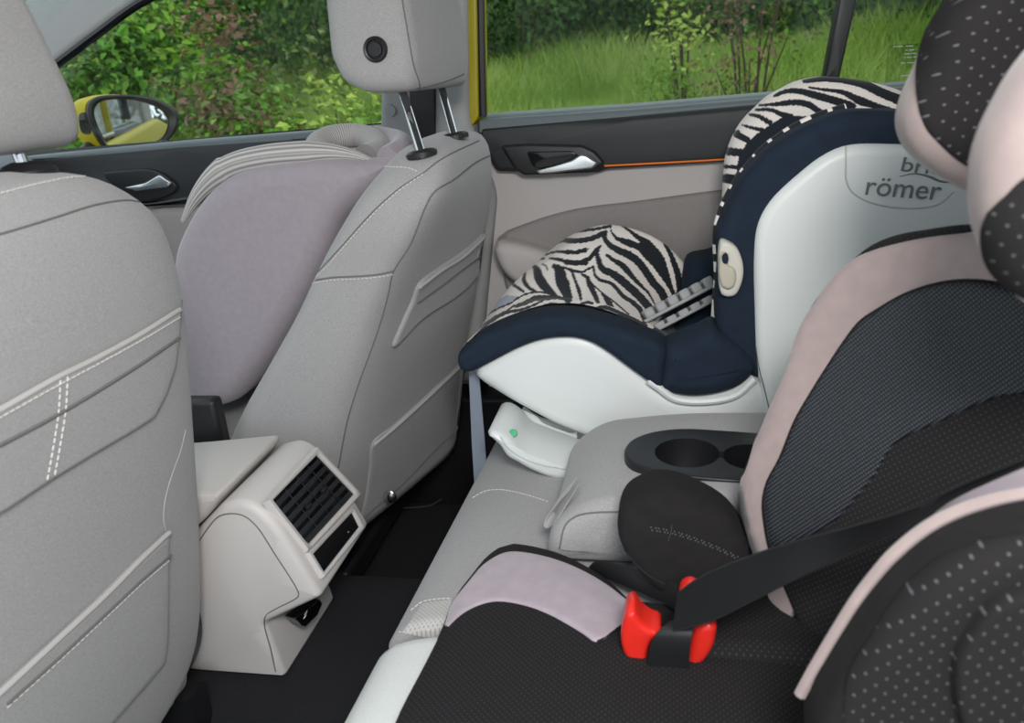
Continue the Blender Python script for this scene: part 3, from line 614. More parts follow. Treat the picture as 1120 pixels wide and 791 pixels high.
for a, b_ in ((427, 543), (461, 498)): MB().ellipsoid(P(a, b_, 'y', 1.18 if a < 440 else 1.4), (.012, .006, .014)).build('rail_bolt', M_satin, ps)
MB().box((-.60, 1.3, .10), (.05, .42, .05)).build('lower_bar', M_blk, ps, bevel=.01)
MB().box(P(226, 462, 'y', 1.03), (.06, .03, .09)).build('belt_buckle', M_blk, ps, bevel=.008)

# lavender child seat standing on the far front seat
cs = thing('child_seat', (-.75, 1.3, .38), 'lavender grey child seat with ribbed rim on the far front seat', 'child seat')
o1 = XZ([(176, 330), (188, 272), (204, 238), (220, 215), (240, 197), (262, 186), (300, 178), (345, 174), (390, 176), (425, 172), (441, 162)], 1.17)
rt = [(-.455, .80), (-.52, .755), (-.56, .69), (-.61, .62), (-.665, .55), (-.755, .45), (-.80, .42), (-.95, .415), (-.97, .46), (-.94, .6)]
oo = smooth_curve(list(o1) + [tuple(q) for q in rt], 110, True)
prism(oo, 1.165, 1.50, .035, mp_y).build('shell_cover', M_lav, cs, ang=180)
rim = smooth_curve(PY([(200, 242), (216, 214), (236, 193), (258, 180), (290, 172), (330, 168), (365, 167), (392, 171), (412, 178)], 1.20), 60)
def ribbed_tube(mb, pts, r, seg=36, along=False):
    n0 = mb.n; mb.tube(pts, r, seg); p = A(pts); L = np.r_[0, np.cumsum(np.linalg.norm(np.diff(p, axis=0), axis=1))]
    u_ = np.repeat(L * 14, seg) if along else np.tile(np.arange(seg) / seg * 1.0, len(p)); mb.uv[-1] = np.stack([u_, u_], 1); return mb
ribbed_tube(MB(), rim, np.r_[np.linspace(.004, .022, 20), np.full(22, .020), np.linspace(.020, .003, 18)]).build('ribbed_rim', M_rib, cs)
hb = smooth_curve([P(352, 170, 'y', 1.27), P(346, 162, 'y', 1.29), P(358, 152, 'y', 1.33), P(388, 148, 'y', 1.36), P(408, 154, 'y', 1.33), P(414, 166, 'y', 1.27), P(400, 172, 'y', 1.22)], 50)
ribbed_tube(MB(), hb, .021, along=True).build('ribbed_head_bolster', M_rib, cs)
MB().tube(smooth_curve([P(412, 150, 'y', 1.38), P(432, 154, 'y', 1.33), P(440, 163, 'y', 1.25), P(424, 174, 'y', 1.20)], 30), .020, 12).build('shell_lip', M_lav, cs)

# ---------------------------------------------------------------- centre console with rear vents
cc = thing('centre_console', (-.75, .925, .155), 'light grey centre console with rear air vents between the front seats', 'console')
yn, yf = .80, .99
kk = 0.0
side = XZ([(110, 735), (212, 736), (311, 743), (288, 684), (351, 655), (300, 572), (268, 546), (240, 553), (205, 590), (110, 590)], yn)
prism(round_poly(side, [.003, .003, .006, .01, .008, .04, .03, .006, .01, .01]), yn, yf, .012, lambda u, v, a: (u + kk * (a - yn), a, v)).build('console_body', M_cons, cc, ang=35)
# lid
lid = round_poly(XZ([(110, 612), (210, 583), (228, 568), (240, 549), (240, 541), (150, 548), (60, 552)], yn), [.01, .02, .02, .006, .008, .02, .02])
ld = prism(lid, yn - .004, yf - .002, .012, lambda u, v, a: (u + kk * (a - yn) - .004, a, v)).build('console_lid', M_consl, cc)
BL = bvh_of(ld); stitch(BL, [(150, 540), (195, 539), (222, 538), (236, 540)], 'stitching', M_thread, ld)
CB = bvh_of(bpy.data.objects['console_body'])
seam(CB, [(212, 600), (238, 566), (250, 562), (266, 564), (280, 575), (300, 605), (327, 650), (326, 653), (300, 667), (291, 673), (289, 682), (296, 710), (303, 742)], .0010, 'panel_joint', M_seam, cc, 80)
# the rear face plane
fa, fb, f_c = P(351, 653, 'y', yn), P(351, 653, 'y', yn) + A([0, .19, 0]), P(300, 574, 'y', yn)
fn = np.cross(fb - fa, f_c - fa); fn /= np.linalg.norm(fn); fn = fn if fn[0] > 0 else -fn
fo_ = fa + fn * .0005
def fq(pts, k=0.): return A([on_plane(a, b_, fo_, fn) + fn * k for a, b_ in pts])
def frame(outer, inner, nm, m, par, h=.006, n=60):
    o = smooth_curve(round_poly(np.c_[fq(outer)], .006, 4), n, True) if False else A([*map(A, poly_curve(fq(outer), n))]); i = poly_curve(fq(inner), n)
    k = min(len(o), len(i)); o, i = o[np.linspace(0, len(o) - 1, n).astype(int)], i[np.linspace(0, len(i) - 1, n).astype(int)]
    mb = MB(); mb.loft([o - fn * .006, o + fn * h * .6, o * .85 + i * .15 + fn * h, o * .3 + i * .7 + fn * h, i + fn * h * .7, i - fn * .012], cap=False); return mb.build(nm, m, par, ang=60)
vq = [(296, 548), (345, 498), (386, 541), (335, 597)]; vo = [(290, 549), (345, 490), (393, 541), (334, 604)]
dq = [(340, 607), (383, 561), (391, 577), (352, 627)]; do = [(334, 606), (384, 554), (397, 577), (351, 633)]
# dark cavities sit on the face inside raised surrounds
def slab(q, k0, k1, nm, m, par, **kw):
    v = fq(q); mb = MB(); mb.loft([v + fn * k0, v + fn * k1]); return mb.build(nm, m, par, smooth=False, **kw)
frame(vo, vq, 'vent_surround', M_cons, cc); frame(do, dq, 'display_surround', M_cons, cc)
vh = slab(vq, -.004, .0012, 'vent_cavity', M_gloss, cc)
V4 = fq(vq)
def bil(s, t): return (V4[0] * (1 - s) + V4[1] * s) * (1 - t) + (V4[3] * (1 - s) + V4[2] * s) * t     # s across, t down
dn_ = norm(V4[3] - V4[0])
for t in np.linspace(.09, .91, 6):
    a, b_ = bil(.02, t), bil(.98, t); mb = MB(); w = fn * .0045; h_ = dn_ * .0045 + fn * -.003
    mb.loft([A([a + w * .2 - h_ * .5, b_ + w * .2 - h_ * .5, b_ + w + h_, a + w + h_]), A([a + w * .2 - h_ * .5, b_ + w * .2 - h_ * .5, b_ + w + h_, a + w + h_]) + dn_ * .0016])
    mb.build('vent_slat', M_slat, cc, smooth=False)
for s in (.25, .5, .75):
    a, b_ = bil(s, .03), bil(s, .97); MB().tube([a + fn * .002, b_ + fn * .002], .0012, 4).build('vent_fin', M_blk, cc)
for s, t in ((.33, .52), (.66, .52)): MB().box(bil(s, t) + fn * .005, (.006, .012, .006)).build('vent_tab', M_blk, cc, bevel=.001)
dp = slab(dq, -.004, .0025, 'climate_display', M_gloss, cc)
MB().ellipsoid(on_plane(381, 582, fo_ + fn * .003, fn), (.0012, .0012, .0012), seg=8, rows=6).build('button_dot', M_satin, cc)
MB().tube(poly_curve(fq([(335, 607), (384, 556)], .003), 8, False), .0012, 4).build('trim_line', M_cons, cc)
# lower socket flap
s0 = P(335, 668, 'y', .86); sk = MB(); sn = norm(A([.85, -.30, .1])); su = norm(np.cross(sn, [0, 0, 1])); sv = np.cross(sn, su)
fl_ = A([on_plane(a, b_, s0, sn) for a, b_ in [(321, 676), (348, 655), (351, 660), (346, 672), (333, 685), (329, 684)]])
MB().loft([fl_ + sn * .004, fl_ - sn * .02]).build('socket_flap', M_gloss, cc, bevel=.002)
MB().tube(A([on_plane(a, b_, s0 + sn * .005, sn) for a, b_ in [(333, 673), (336, 668), (335, 672), (332, 677)]]), .0008, 4).build('socket_symbol', M_satin, cc)

# ---------------------------------------------------------------- rear bench
bn_ = thing('rear_bench', (0, .92, 0), 'grey cloth rear bench with fold-down armrest carrying both child seats', 'bench')
bp = smooth_curve([(-.265, .16), (-.30, .22), (-.322, .285), (-.325, .32), (-.305, .35), (-.26, .366), (-.18, .376), (-.05, .380), (.12, .374), (.30, .365), (.33, .33), (.32, .2), (.2, .15)], 80, True)
cu = prism(bp, .688, 1.60, .012, lambda u, v, a: (u + .035 * (a - .9), a, v)).build('bench_cushion', M_seat, bn_, ang=180)
bp2 = bp * 1.0
cu2 = prism(bp, .20, .680, .03, lambda u, v, a: (u + .035 * (a - .9) + .0 , a, v + .004)).build('side_bolster', M_seat_sunlit, bn_, ang=180)
CU = bvh_of(cu)
for q in ([(517, 545), (530, 538), (545, 536), (560, 538), (580, 543), (602, 550)], [(437, 692), (448, 690), (470, 689), (486, 690)], [(450, 668), (462, 659), (478, 656), (495, 655)]): stitch(CU, q, 'stitching', M_thread, bn_)
st = patch(CU, [(440, 693), (462, 660), (496, 655), (490, 672), (483, 699), (462, 697)], .0015, 'perforated_strip', M_perfg, bn_, closed_smooth=False, uvaxes=((1, 0, 0), (0, 1, 0)))
rb = round_poly([(.30, .36), (.40, .36), (.62, 1.0), (.56, 1.04), (.48, .98), (.36, .60)], .03)
prism(rb, .20, .79, .03, mp_y).build('bench_back', M_seat, bn_); prism(rb, 1.06, 1.60, .03, mp_y).build('bench_back', M_seat, bn_); prism(rb + A([.05, 0]), .78, 1.07, .01, mp_y).build('bench_back', M_seat, bn_)
prism(round_poly([(-.26, .0), (.3, .0), (.3, .2), (-.24, .2)], .02), .22, 1.58, .01, mp_y).build('bench_base', M_carpet, bn_)
# armrest with cup holder
def boolean(o, cut, op='DIFFERENCE'):
    q = o.modifiers.new('cut', 'BOOLEAN'); q.object = cut; q.operation = op; q.solver = 'EXACT'
    dg = bpy.context.evaluated_depsgraph_get(); me = bpy.data.meshes.new_from_object(o.evaluated_get(dg)); o.modifiers.clear(); o.data = me; me.name = o.name
    me.polygons.foreach_set('use_smooth', np.ones(len(me.polygons), bool)); me.set_sharp_from_angle(angle=math.radians(35)); bpy.data.objects.remove(cut, do_unlink=True)
ap_ = round_poly([(-.152, .385), (-.142, .432), (-.095, .472), (.02, .486), (.34, .490), (.34, .40), (.0, .385)], [.008, .02, .035, .05, .01, .01, .05], 8)
ar = prism(ap_, .785, 1.035, .022, mp_y, k=7).build('armrest', M_seat, bn_, ang=180)
dx = .0; cup_o = [P(a, b_, 'z', .487)[:2] for a, b_ in [(683, 497), (690, 484), (712, 475), (745, 471), (790, 473), (845, 477)]] + [(.135, .945), (.135, .82)] + [P(a, b_, 'z', .487)[:2] for a, b_ in [(835, 529), (790, 527), (735, 521), (705, 514), (690, 507)]]
co = smooth_curve(cup_o, 60, True)
ct = prism(inset(co, .001), .428, .55, .001, mp_z).build('cutter', M_blk); bpy.context.view_layer.update(); boolean(ar, ct)
hol = prism(co, .430, .4905, .003, mp_z).build('cup_holder', M_blk, ar)
w1 = A([.022, .888]); w2 = A([.098, .880])
for c, r in ((w1, .040), (w2, .033)):
    ct = MB().lathe([(0, .436), (r * .9, .436), (r, .442), (r, .6), (0, .6)], (c[0], c[1], 0), seg=40).build('cutter', M_blk)
    bpy.context.view_layer.update(); boolean(hol, ct)
ct = MB().box((.064, .884, .50), (.03, .016, .06)).build('cutter', M_blk); bpy.context.view_layer.update(); boolean(hol, ct)
BA = bvh_of(ar)
seam(BA, [(612, 600), (618, 575), (628, 566), (640, 562), (690, 560), (760, 562), (840, 567)], .0012, 'seam', M_seam, ar)
lp = smooth_curve([P(626, 530, 'y', .855), P(612, 545, 'y', .84), P(601, 561, 'y', .835), P(599, 568, 'y', .83), P(604, 570, 'y', .825), P(616, 556, 'y', .82), P(628, 537, 'y', .83)], 40)
mb = MB(); wv = A([.004, .010, .004]); mb.loft([A([q - wv, q + wv, q + wv + A([.002, 0, .001]), q - wv + A([.002, 0, .001])]) for q in lp]); mb.build('pull_strap', M_seat, ar)
# ---------------------------------------------------------------- zebra child seat on the far side of the bench
def proj(V):
    q = (A(V) - CAMP) @ CM; return np.stack([560 + FPX * q[:, 0] / q[:, 2], 395.5 - FPX * q[:, 1] / q[:, 2]], 1)
def near_line(pt, line, hw):
    d = np.full(len(pt), 1e9); l = A(line); hw = np.broadcast_to(A(hw), (len(l),)); out = np.zeros(len(pt), bool)
    for i in range(len(l) - 1):
        a, b_ = l[i], l[i + 1]; t = np.clip(((pt - a) @ (b_ - a)) / ((b_ - a) @ (b_ - a) + 1e-9), 0, 1)
        out |= np.linalg.norm(pt - (a + t[:, None] * (b_ - a)), axis=1) < hw[i] * (1 - t) + hw[i + 1] * t
    return out
def in_poly(pt, poly):
    p = A(poly); x, y = pt[:, 0], pt[:, 1]; c = np.zeros(len(pt), bool); j = len(p) - 1
    for i in range(len(p)):
        xi, yi, xj, yj = p[i][0], p[i][1], p[j][0], p[j][1]
        c ^= ((yi > y) != (yj > y)) & (x < (xj - xi) * (y - yi) / (yj - yi + 1e-12) + xi); j = i
    return c
W_, K_ = A(S(238, 230, 224)), A(S(24, 29, 36))
def stripes(pt, sets):
    col = np.tile(W_, (len(pt), 1)); jit = .6 * np.sin(pt[:, 0] * 1.1 + pt[:, 1] * .7) + .4 * np.sin(pt[:, 1] * 1.9 - pt[:, 0] * .5)
    q = pt + np.stack([jit * .35, jit * .35], 1)
    for (ox, oy, s), strokes in sets:
        for it in strokes:
            line = A(it[0]) / s + A([ox, oy]); hw = A(it[1]) / s if np.ndim(it[1]) else it[1] / s
            if it[1] is None or (np.ndim(it[1]) == 0 and it[1] == -1): m = in_poly(q, line)
            else: m = near_line(q, smooth_curve(line, 4 * len(line)) if len(line) > 2 else line, np.interp(np.linspace(0, 1, 4 * len(line) if len(line) > 2 else len(line)), np.linspace(0, 1, max(np.size(hw), 2)), np.broadcast_to(hw, (max(np.size(hw), 2),)) if np.ndim(hw) == 0 else hw))
            col[m] = A(it[2]) if len(it) > 2 else K_
    return col
zs = thing('child_seat', (0, 1.3, .38), 'zebra print child seat with white shell and navy cover on the far rear seat', 'child seat')
yN = 1.10
# white lower base
bo = [(514, 409), (530, 395), (569, 375), (592, 367), (616, 364), (636, 366), (648, 370), (665, 380), (680, 392), (709, 414), (730, 431), (760, 437), (800, 428), (823, 410), (838, 425), (850, 470), (800, 500), (700, 498), (648, 484), (605, 467), (575, 451), (552, 438), (525, 421)]
prism(smooth_curve(round_poly(XZ(bo, yN), .01), 120, True), yN, 1.50, .022, mp_y).build('lower_base', M_white, zs, ang=60)
MB().tube(smooth_curve(PY([(709, 416), (722, 425), (738, 436), (770, 439), (805, 432), (826, 414)], yN - .004), 40), .006, 8).build('base_ledge', M_white, zs)
MB().tube(smooth_curve(PY([(728, 432), (742, 437), (752, 440)], yN - .002), 12), .003, 6).build('base_joint', M_seam, zs)
# upper shell
so = [(824, 283), (827, 250), (834, 232), (845, 216), (858, 203), (874, 189), (890, 176), (906, 166), (920, 160), (935, 157), (985, 157), (1060, 160), (1110, 185), (1090, 330), (1000, 440), (900, 470), (840, 465), (832, 430), (827, 390), (825, 343)]
sl_ = prism(smooth_curve(XZ(so, yN), 120, True), yN - .006, yN + .05, .016, mp_y).build('side_shell', M_white, zs, ang=60)
SB = bvh_of(sl_)
seam(SB, [(925, 160), (925, 180), (925, 195), (930, 208), (945, 219), (970, 226), (1000, 228), (1025, 224), (1043, 210)], .0012, 'shell_emboss', M_seam if False else mat('white shell groove', S(186, 190, 188), .5), sl_, 60)
seam(SB, [(826, 372), (830, 400), (836, 425), (842, 450)], .0010, 'shell_groove', M_seam, sl_, 20)
prism(smooth_curve(XZ(so, yN), 80, True) + A([.0, 0]), 1.47, 1.515, .014, mp_y).build('side_shell', M_white, zs)
# shell lettering
def lettering(txt, p0, p1, par, name, m, hgt, sx=1.0):
    c = bpy.data.curves.new('lettering', 'FONT'); c.body = txt; c.extrude = .0012; c.offset = .0; c.size = 1.0
    c.extrude = .01; o = bpy.data.objects.new('lettering', c); scn.collection.objects.link(o); bpy.context.view_layer.update()
    me = bpy.data.meshes.new_from_object(o.evaluated_get(bpy.context.evaluated_depsgraph_get())); bpy.data.objects.remove(o, do_unlink=True)
    v = A([q.co for q in me.vertices]); w = v[:, 0].max() - v[:, 0].min(); v[:, 0] -= v[:, 0].min()
    e = A(p1) - A(p0); L = np.linalg.norm(e); e /= L; nrm = A([0, -1, 0]); up_ = np.cross(e, nrm); up_ = up_ if up_[2] > 0 else -up_
    s = L / w; pos = A(p0) + np.outer(v[:, 0] * s, e) + np.outer(v[:, 1] * hgt, up_) + np.outer(v[:, 2] * .12, nrm)
    return mesh_obj(name, pos, [tuple(p.vertices) for p in me.polygons], m, par, smooth=False)
M_let = mat('grey engraved lettering', S(112, 122, 122), .6)
yl = yN - .0066
lettering('römer', P(946, 213, 'y', yl), P(1027, 219, 'y', yl), sl_, 'lettering', M_let, .0365)
lettering('britax', P(985, 187, 'y', yl), P(1054, 194, 'y', yl), sl_, 'lettering', M_let, .026)
MB().tube(smooth_curve(PY([(984, 193), (1000, 190), (1016, 193), (1032, 199), (1060, 196)], yl), 24), np.r_[np.linspace(.0004, .0016, 12), np.linspace(.0016, .0004, 12)], 6).build('swoosh', M_let, sl_)
# navy cover: lower strip, hip wrap, upper wing
ls_t = [(512, 374), (534, 356), (569, 342), (598, 335), (630, 335), (659, 341), (695, 353), (728, 369)]
ls_b = [(727, 400), (723, 424), (709, 416), (680, 395), (665, 384), (648, 374), (632, 369), (616, 368), (592, 371), (569, 379), (530, 399), (514, 406), (505, 404), (501, 394), (503, 384)]
low = prism(smooth_curve(XZ(ls_t, yN + .05) + XZ(ls_b, yN), 150, True), yN - .012, yN + .062, .013, mp_y, k=7).build('seat_side_cover', M_navy, zs, ang=180)
hw_t = [(727, 371), (745, 362), (762, 355), (778, 348), (786, 353)]; hw_ = [(800, 372), (822, 392), (826, 404), (815, 418), (795, 428), (765, 433), (740, 431), (722, 424), (724, 400)]
prism(smooth_curve(XZ(hw_t, yN + .05) + XZ(hw_, yN), 100, True), yN - .014, yN + .08, .024, mp_y, k=7).build('hip_cover', M_navy, zs, ang=180)
uw = [(781, 330), (784, 290), (783, 250), (787, 240), (791, 229), (799, 210), (809, 193), (822, 177), (838, 161), (853, 150), (870, 140), (899, 127), (916, 121), (935, 119), (990, 121), (1060, 130), (1100, 160), (1085, 320), (1000, 440), (850, 440), (829, 408), (814, 400), (800, 385), (784, 358)]
up_w = prism(smooth_curve(XZ(uw, yN + .05), 160, True), yN + .004, yN + .085, .020, mp_y, k=6).build('wing_cover', M_navy, zs, ang=180)
def banded_tube(pts, r, cuts, nm, par, seg=10):
    mb = MB().tube(pts, r, seg); n = len(pts); L = np.linspace(0, 1, n); c = np.array([W_ if (np.searchsorted(cuts, t) % 2) else K_ for t in L])
    return mesh_obj(nm, np.vstack(mb.v), mb.f, M_zebra, par, col=np.repeat(c, seg, 0))
pip = smooth_curve(PY([(782, 358), (784, 330), (786, 300), (785, 275), (785, 252), (790, 232), (799, 212), (810, 194), (823, 178), (838, 162), (853, 151), (870, 140), (899, 127), (925, 119)], yN + .072), 400)
cuts = sorted([.035, .115, .16, .19, .225, .265, .295, .33, .40, .435, .47, .485, .535, .55, .60, .615, .665, .675, .73, .745, .79, .81, .85, .885, .94, .955, .995])
banded_tube(pip, .0075, cuts, 'zebra_piping', zs)
# seat pad: one quilted trough skin from the near rim over to the far thigh bolster
st_px = [([(502, 392), (506, 382), (512, 374), (534, 356), (569, 341), (598, 333), (630, 332), (659, 338), (695, 352), (728, 368)], 1.165),
         ([(503, 389), (508, 377), (516, 368), (540, 348), (572, 334), (600, 327), (632, 327), (660, 332), (700, 349), (732, 366)], 1.19),
         ([(508, 384), (516, 370), (528, 357), (550, 336), (576, 327), (604, 325), (634, 330), (662, 338), (705, 360), (738, 372)], 1.23),
         ([(518, 372), (530, 352), (542, 334), (560, 312), (585, 300), (612, 298), (642, 304), (672, 318), (708, 345), (738, 366)], 1.32),
         ([(545, 345), (552, 330), (562, 314), (580, 294), (604, 275), (630, 262), (660, 266), (690, 285), (720, 315), (745, 350)], 1.42),
         ([(560, 335), (566, 322), (576, 306), (592, 285), (618, 262), (640, 251), (664, 246), (700, 253), (728, 268), (757, 298)], 1.485),
         ([(575, 335), (580, 324), (588, 308), (600, 292), (622, 270), (644, 258), (668, 253), (702, 262), (728, 278), (757, 308)], 1.515)]
rows = A([smooth_curve(PY(p, y), 230) for p, y in st_px]); grid = A([smooth_curve(rows[:, i], 170) for i in range(230)])   # 230 x 170
gv_ = grid.reshape(-1, 3)
s8 = lambda ox, oy: (ox, oy, 7.99)
pad_sets = [
 (s8(500, 240), [([(640, 390), (700, 355), (760, 340)], 9), ([(700, 300), (760, 260), (830, 215), (920, 188), (1119, 183)], [8, 22]), ([(1000, 108), (1119, 98)], 13), ([(770, 310), (850, 285), (950, 285), (1020, 290), (1119, 268)], [8, 20]),
   ([(810, 340), (900, 352), (970, 375), (1119, 375)], [10, 26]), ([(930, 420), (1000, 440), (1060, 455), (1119, 460)], 9), ([(655, 395), (695, 440), (715, 510), (770, 590), (870, 675)], [14, 40, 44, 36, 14]), ([(550, 460), (590, 470), (582, 530), (620, 590), (690, 635)], [10, 20, 12]),
   ([(500, 520), (482, 560), (520, 590), (580, 630)], [16, 12]), ([(440, 570), (410, 610), (395, 640)], 13), ([(850, 410), (890, 440), (905, 500), (920, 570), (955, 640), (970, 690)], [22, 50, 52, 46, 40]), ([(1000, 440), (1030, 530), (1070, 620), (1080, 700)], 11), ([(745, 390), (780, 415), (790, 440)], 7)]),
 (s8(500, 290), [([(180, 480), (290, 350), (430, 262), (540, 277), (400, 360), (280, 430), (200, 490)], -1, S(176, 180, 200)), ([(100, 600), (200, 500), (320, 400), (470, 330), (540, 282), (620, 247), (740, 237), (860, 270)], 8), ([(110, 625), (220, 530), (330, 450), (430, 400), (500, 352)], 7), ([(510, 360), (600, 328), (680, 292), (780, 287), (870, 282), (940, 300)], [14, 26, 12]),  # the lilac-grey wedge is a pale sheen painted into the print
   ([(150, 625), (280, 505), (420, 418), (560, 390), (650, 358), (740, 315)], [8, 16, 8]), ([(760, 355), (830, 338), (900, 350)], 12), ([(940, 300), (970, 328), (985, 318)], 13)]),
 (s8(620, 240), [([(0, 118), (120, 97), (250, 85), (380, 58)], 13), ([(0, 185), (120, 185), (220, 165), (330, 118)], 23), ([(0, 287), (90, 285), (195, 255)], [22, 4]), ([(0, 375), (120, 378), (200, 335), (250, 275), (292, 228)], [25, 22, 8]), ([(0, 432), (120, 462), (230, 408)], 9),
   ([(372, 55), (400, 110), (440, 150), (560, 180), (650, 212), (540, 110), (450, 42), (500, 52), (620, 130), (720, 180), (800, 260), (850, 330), (880, 420), (905, 510), (930, 600), (965, 690), (930, 690), (880, 590), (800, 480), (740, 400), (660, 320), (620, 270), (520, 230), (430, 185), (385, 120)], -1),
   ([(340, 108), (330, 160), (370, 220), (450, 270), (560, 320), (640, 390), (700, 470), (760, 560), (830, 640), (870, 750)], [16, 34, 34, 34]), ([(345, 310), (400, 350), (480, 400), (530, 450), (580, 510), (650, 580), (710, 640), (768, 740)], [12, 28, 14, 5]),
   ([(293, 230), (265, 290), (275, 350), (310, 430), (400, 475), (480, 535), (560, 605), (640, 680), (735, 790)], [10, 28, 36, 36, 34]), ([(230, 410), (250, 490), (290, 530), (380, 555), (440, 610), (490, 670), (570, 720), (640, 780)], [10, 17, 20]), ([(850, 210), (900, 290), (940, 390), (970, 480), (985, 600), (975, 680)], [12, 24, 30, 24])]),
 (s8(620, 290), [([(570, 325), (640, 390), (685, 490)], [18, 24]), ([(190, 130), (270, 210), (330, 260), (400, 310), (470, 370), (540, 430)], 7), ([(275, 210), (340, 260), (400, 325), (410, 370), (350, 350), (320, 290)], -1), ([(130, 80), (180, 110), (190, 150), (230, 230), (270, 320)], [10, 26, 18]), ([(40, 50), (80, 160), (120, 290)], 11), ([(0, 150), (25, 290)], 22),
   ([(120, 345), (180, 325), (220, 335)], 13), ([(250, 385), (330, 368), (430, 405), (560, 465), (690, 530)], [18, 18]), ([(700, 565), (770, 588)], 10)])]
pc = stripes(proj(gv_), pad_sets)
pp = proj(gv_); navy_edge = in_poly(pp, [(744, 318), (750, 300), (749, 283), (735, 270), (720, 258), (900, 240), (900, 420), (700, 420), (712, 362), (728, 340)]); pc[navy_edge] = A(S(27, 39, 54))
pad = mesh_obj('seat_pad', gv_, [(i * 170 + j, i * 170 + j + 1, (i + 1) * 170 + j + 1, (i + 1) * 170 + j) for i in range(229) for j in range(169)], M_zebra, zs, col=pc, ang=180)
# far thigh bolster body, seat floor, inner back
prism(smooth_curve(XZ([(572, 338), (592, 292), (620, 270), (645, 257), (668, 253), (702, 262), (730, 280), (758, 308), (780, 330), (790, 400), (600, 420), (570, 380)], 1.505), 80, True), 1.49, 1.525, .012, mp_y).build('seat_side_cover', M_navy, zs, ang=180)
hb2 = prism(smooth_curve(XZ([(742, 330), (747, 300), (752, 282), (775, 276), (800, 268), (830, 300), (830, 380), (770, 390), (735, 372), (720, 358)], 1.44), 70, True), 1.36, 1.50, .03, mp_y).build('hip_cover', M_navy, zs, ang=180)
prism(round_poly([(-.27, .43), (-.02, .43), (.12, .46), (.31, .86), (.36, .86), (.22, .41), (-.24, .40)], .02), 1.16, 1.50, .01, mp_y).build('seat_core', M_navy, zs)
# headrest: far wing with zebra border and navy recess
ho = [(789, 240), (790, 229), (793, 179), (798, 160), (806, 143), (815, 130), (827, 118), (840, 106), (856, 97), (870, 90), (885, 86), (897, 84), (910, 84), (930, 86), (949, 89), (970, 94), (990, 101), (1060, 130), (1080, 200), (1000, 280), (850, 290), (800, 262)]
mbh = prism(smooth_curve(XZ(ho, 1.42), 640, True), 1.39, 1.48, .034, mp_y, k=44)
vh_ = np.vstack(mbh.v); oh = smooth_curve(XZ(ho, 1.42), 640, True); ci = inset(oh, .034)
cc0 = ci.mean(0); ringsV = []; mbf = MB(); mbf.loft([A([mp_y(*(cc0 + (ci - cc0) * s), 1.39 - .004 * (1 - s ** 2)) for ci in inset(oh, .034)]) for s in np.linspace(.2, 1, 110)], cap=False)
hs_sets = [((780, 75, 5.333), [([(530, 75), (640, 60), (760, 65), (880, 92), (980, 140), (1090, 185)], [12, 25, 30]), ([(560, 110), (660, 125), (760, 140), (850, 185), (930, 212), (1025, 232)], [6, 12, 26, 10]), ([(360, 158), (430, 132), (500, 132), (600, 157), (700, 185), (810, 220)], [10, 22, 24]), ([(270, 215), (380, 207), (480, 197), (560, 212), (620, 250), (690, 272)], [6, 16, 20, 14]),
   ([(250, 240), (340, 242), (400, 267), (450, 280)], [8, 18]), ([(215, 270), (260, 277), (330, 315)], [10, 16]), ([(172, 330), (230, 347), (290, 360)], [6, 14]), ([(135, 378), (165, 398), (205, 420)], [22, 16]), ([(90, 482), (170, 492)], 24), ([(60, 570), (145, 577)], 11), ([(55, 640), (130, 650)], [24, 36]), ([(40, 775), (95, 775)], 22),
   ([(135, 615), (150, 510), (200, 430), (270, 370), (330, 330), (400, 285), (490, 275), (600, 283), (640, 280), (560, 330), (400, 440), (250, 570), (150, 690), (120, 700)], -1, S(22, 30, 42))])]
hw3 = mbh.build('head_wing', M_zebra, zs, ang=180)
def recolor(o, sets):
    v = wverts(o); c = stripes(proj(v), sets); ca = o.data.color_attributes.new('Col', 'FLOAT_COLOR', 'POINT'); ca.data.foreach_set('color', np.c_[c, np.ones(len(v))].ravel())
recolor(hw3, hs_sets); hf = mbf.build('head_wing_lining', M_zebra, zs, ang=180); recolor(hf, hs_sets)
prism(smooth_curve(XZ([(850, 215), (890, 180), (940, 165), (990, 160), (1060, 180), (1060, 260), (900, 300), (850, 260)], 1.25), 70, True), 1.19, 1.40, .02, lambda u, v, a: (u + .05, a, v)).build('head_cushion', M_navy, zs, ang=180)
# ridged grey harness pad: a strap carrier with five ribs, two straps deep
ha, hb_ = P(706, 352, 'y', 1.30), P(790, 308, 'y', 1.36)
hd = norm(hb_ - ha); hn_ = norm(np.cross(hd, [0, -1, .35])); hw0 = norm(np.cross(hd, hn_))
hp_ = thing('harness', ha); 
bpy.data.objects.remove(hp_)
M3 = np.stack([hd, hw0, hn_ if hn_[2] > 0 else -hn_], 1); nrm_h = M3[:, 2]
MB().box((ha + hb_) / 2 + hd * .02, (np.linalg.norm(hb_ - ha) + .06, .045, .006), M3).build('harness_pad', M_greyp, zs, bevel=.002)
for i in range(6):
    c_ = ha + hd * (.010 + i * .0235) + nrm_h * .010
    MB().box(c_, (.0185, .040, .018), M3).build('pad_rib', M_greyp, zs, bevel=.004)
MB().box((ha + hb_) / 2 + hd * .02 + A([.006, -.010, -.020]), (np.linalg.norm(hb_ - ha) + .06, .045, .006), M3).build('harness_pad', M_greyp, zs, bevel=.002)
for i in range(6):
    MB().box(ha + hd * (.018 + i * .0235) + A([.006, -.010, -.014]), (.0185, .040, .012), M3).build('pad_rib', M_greyp, zs, bevel=.003)
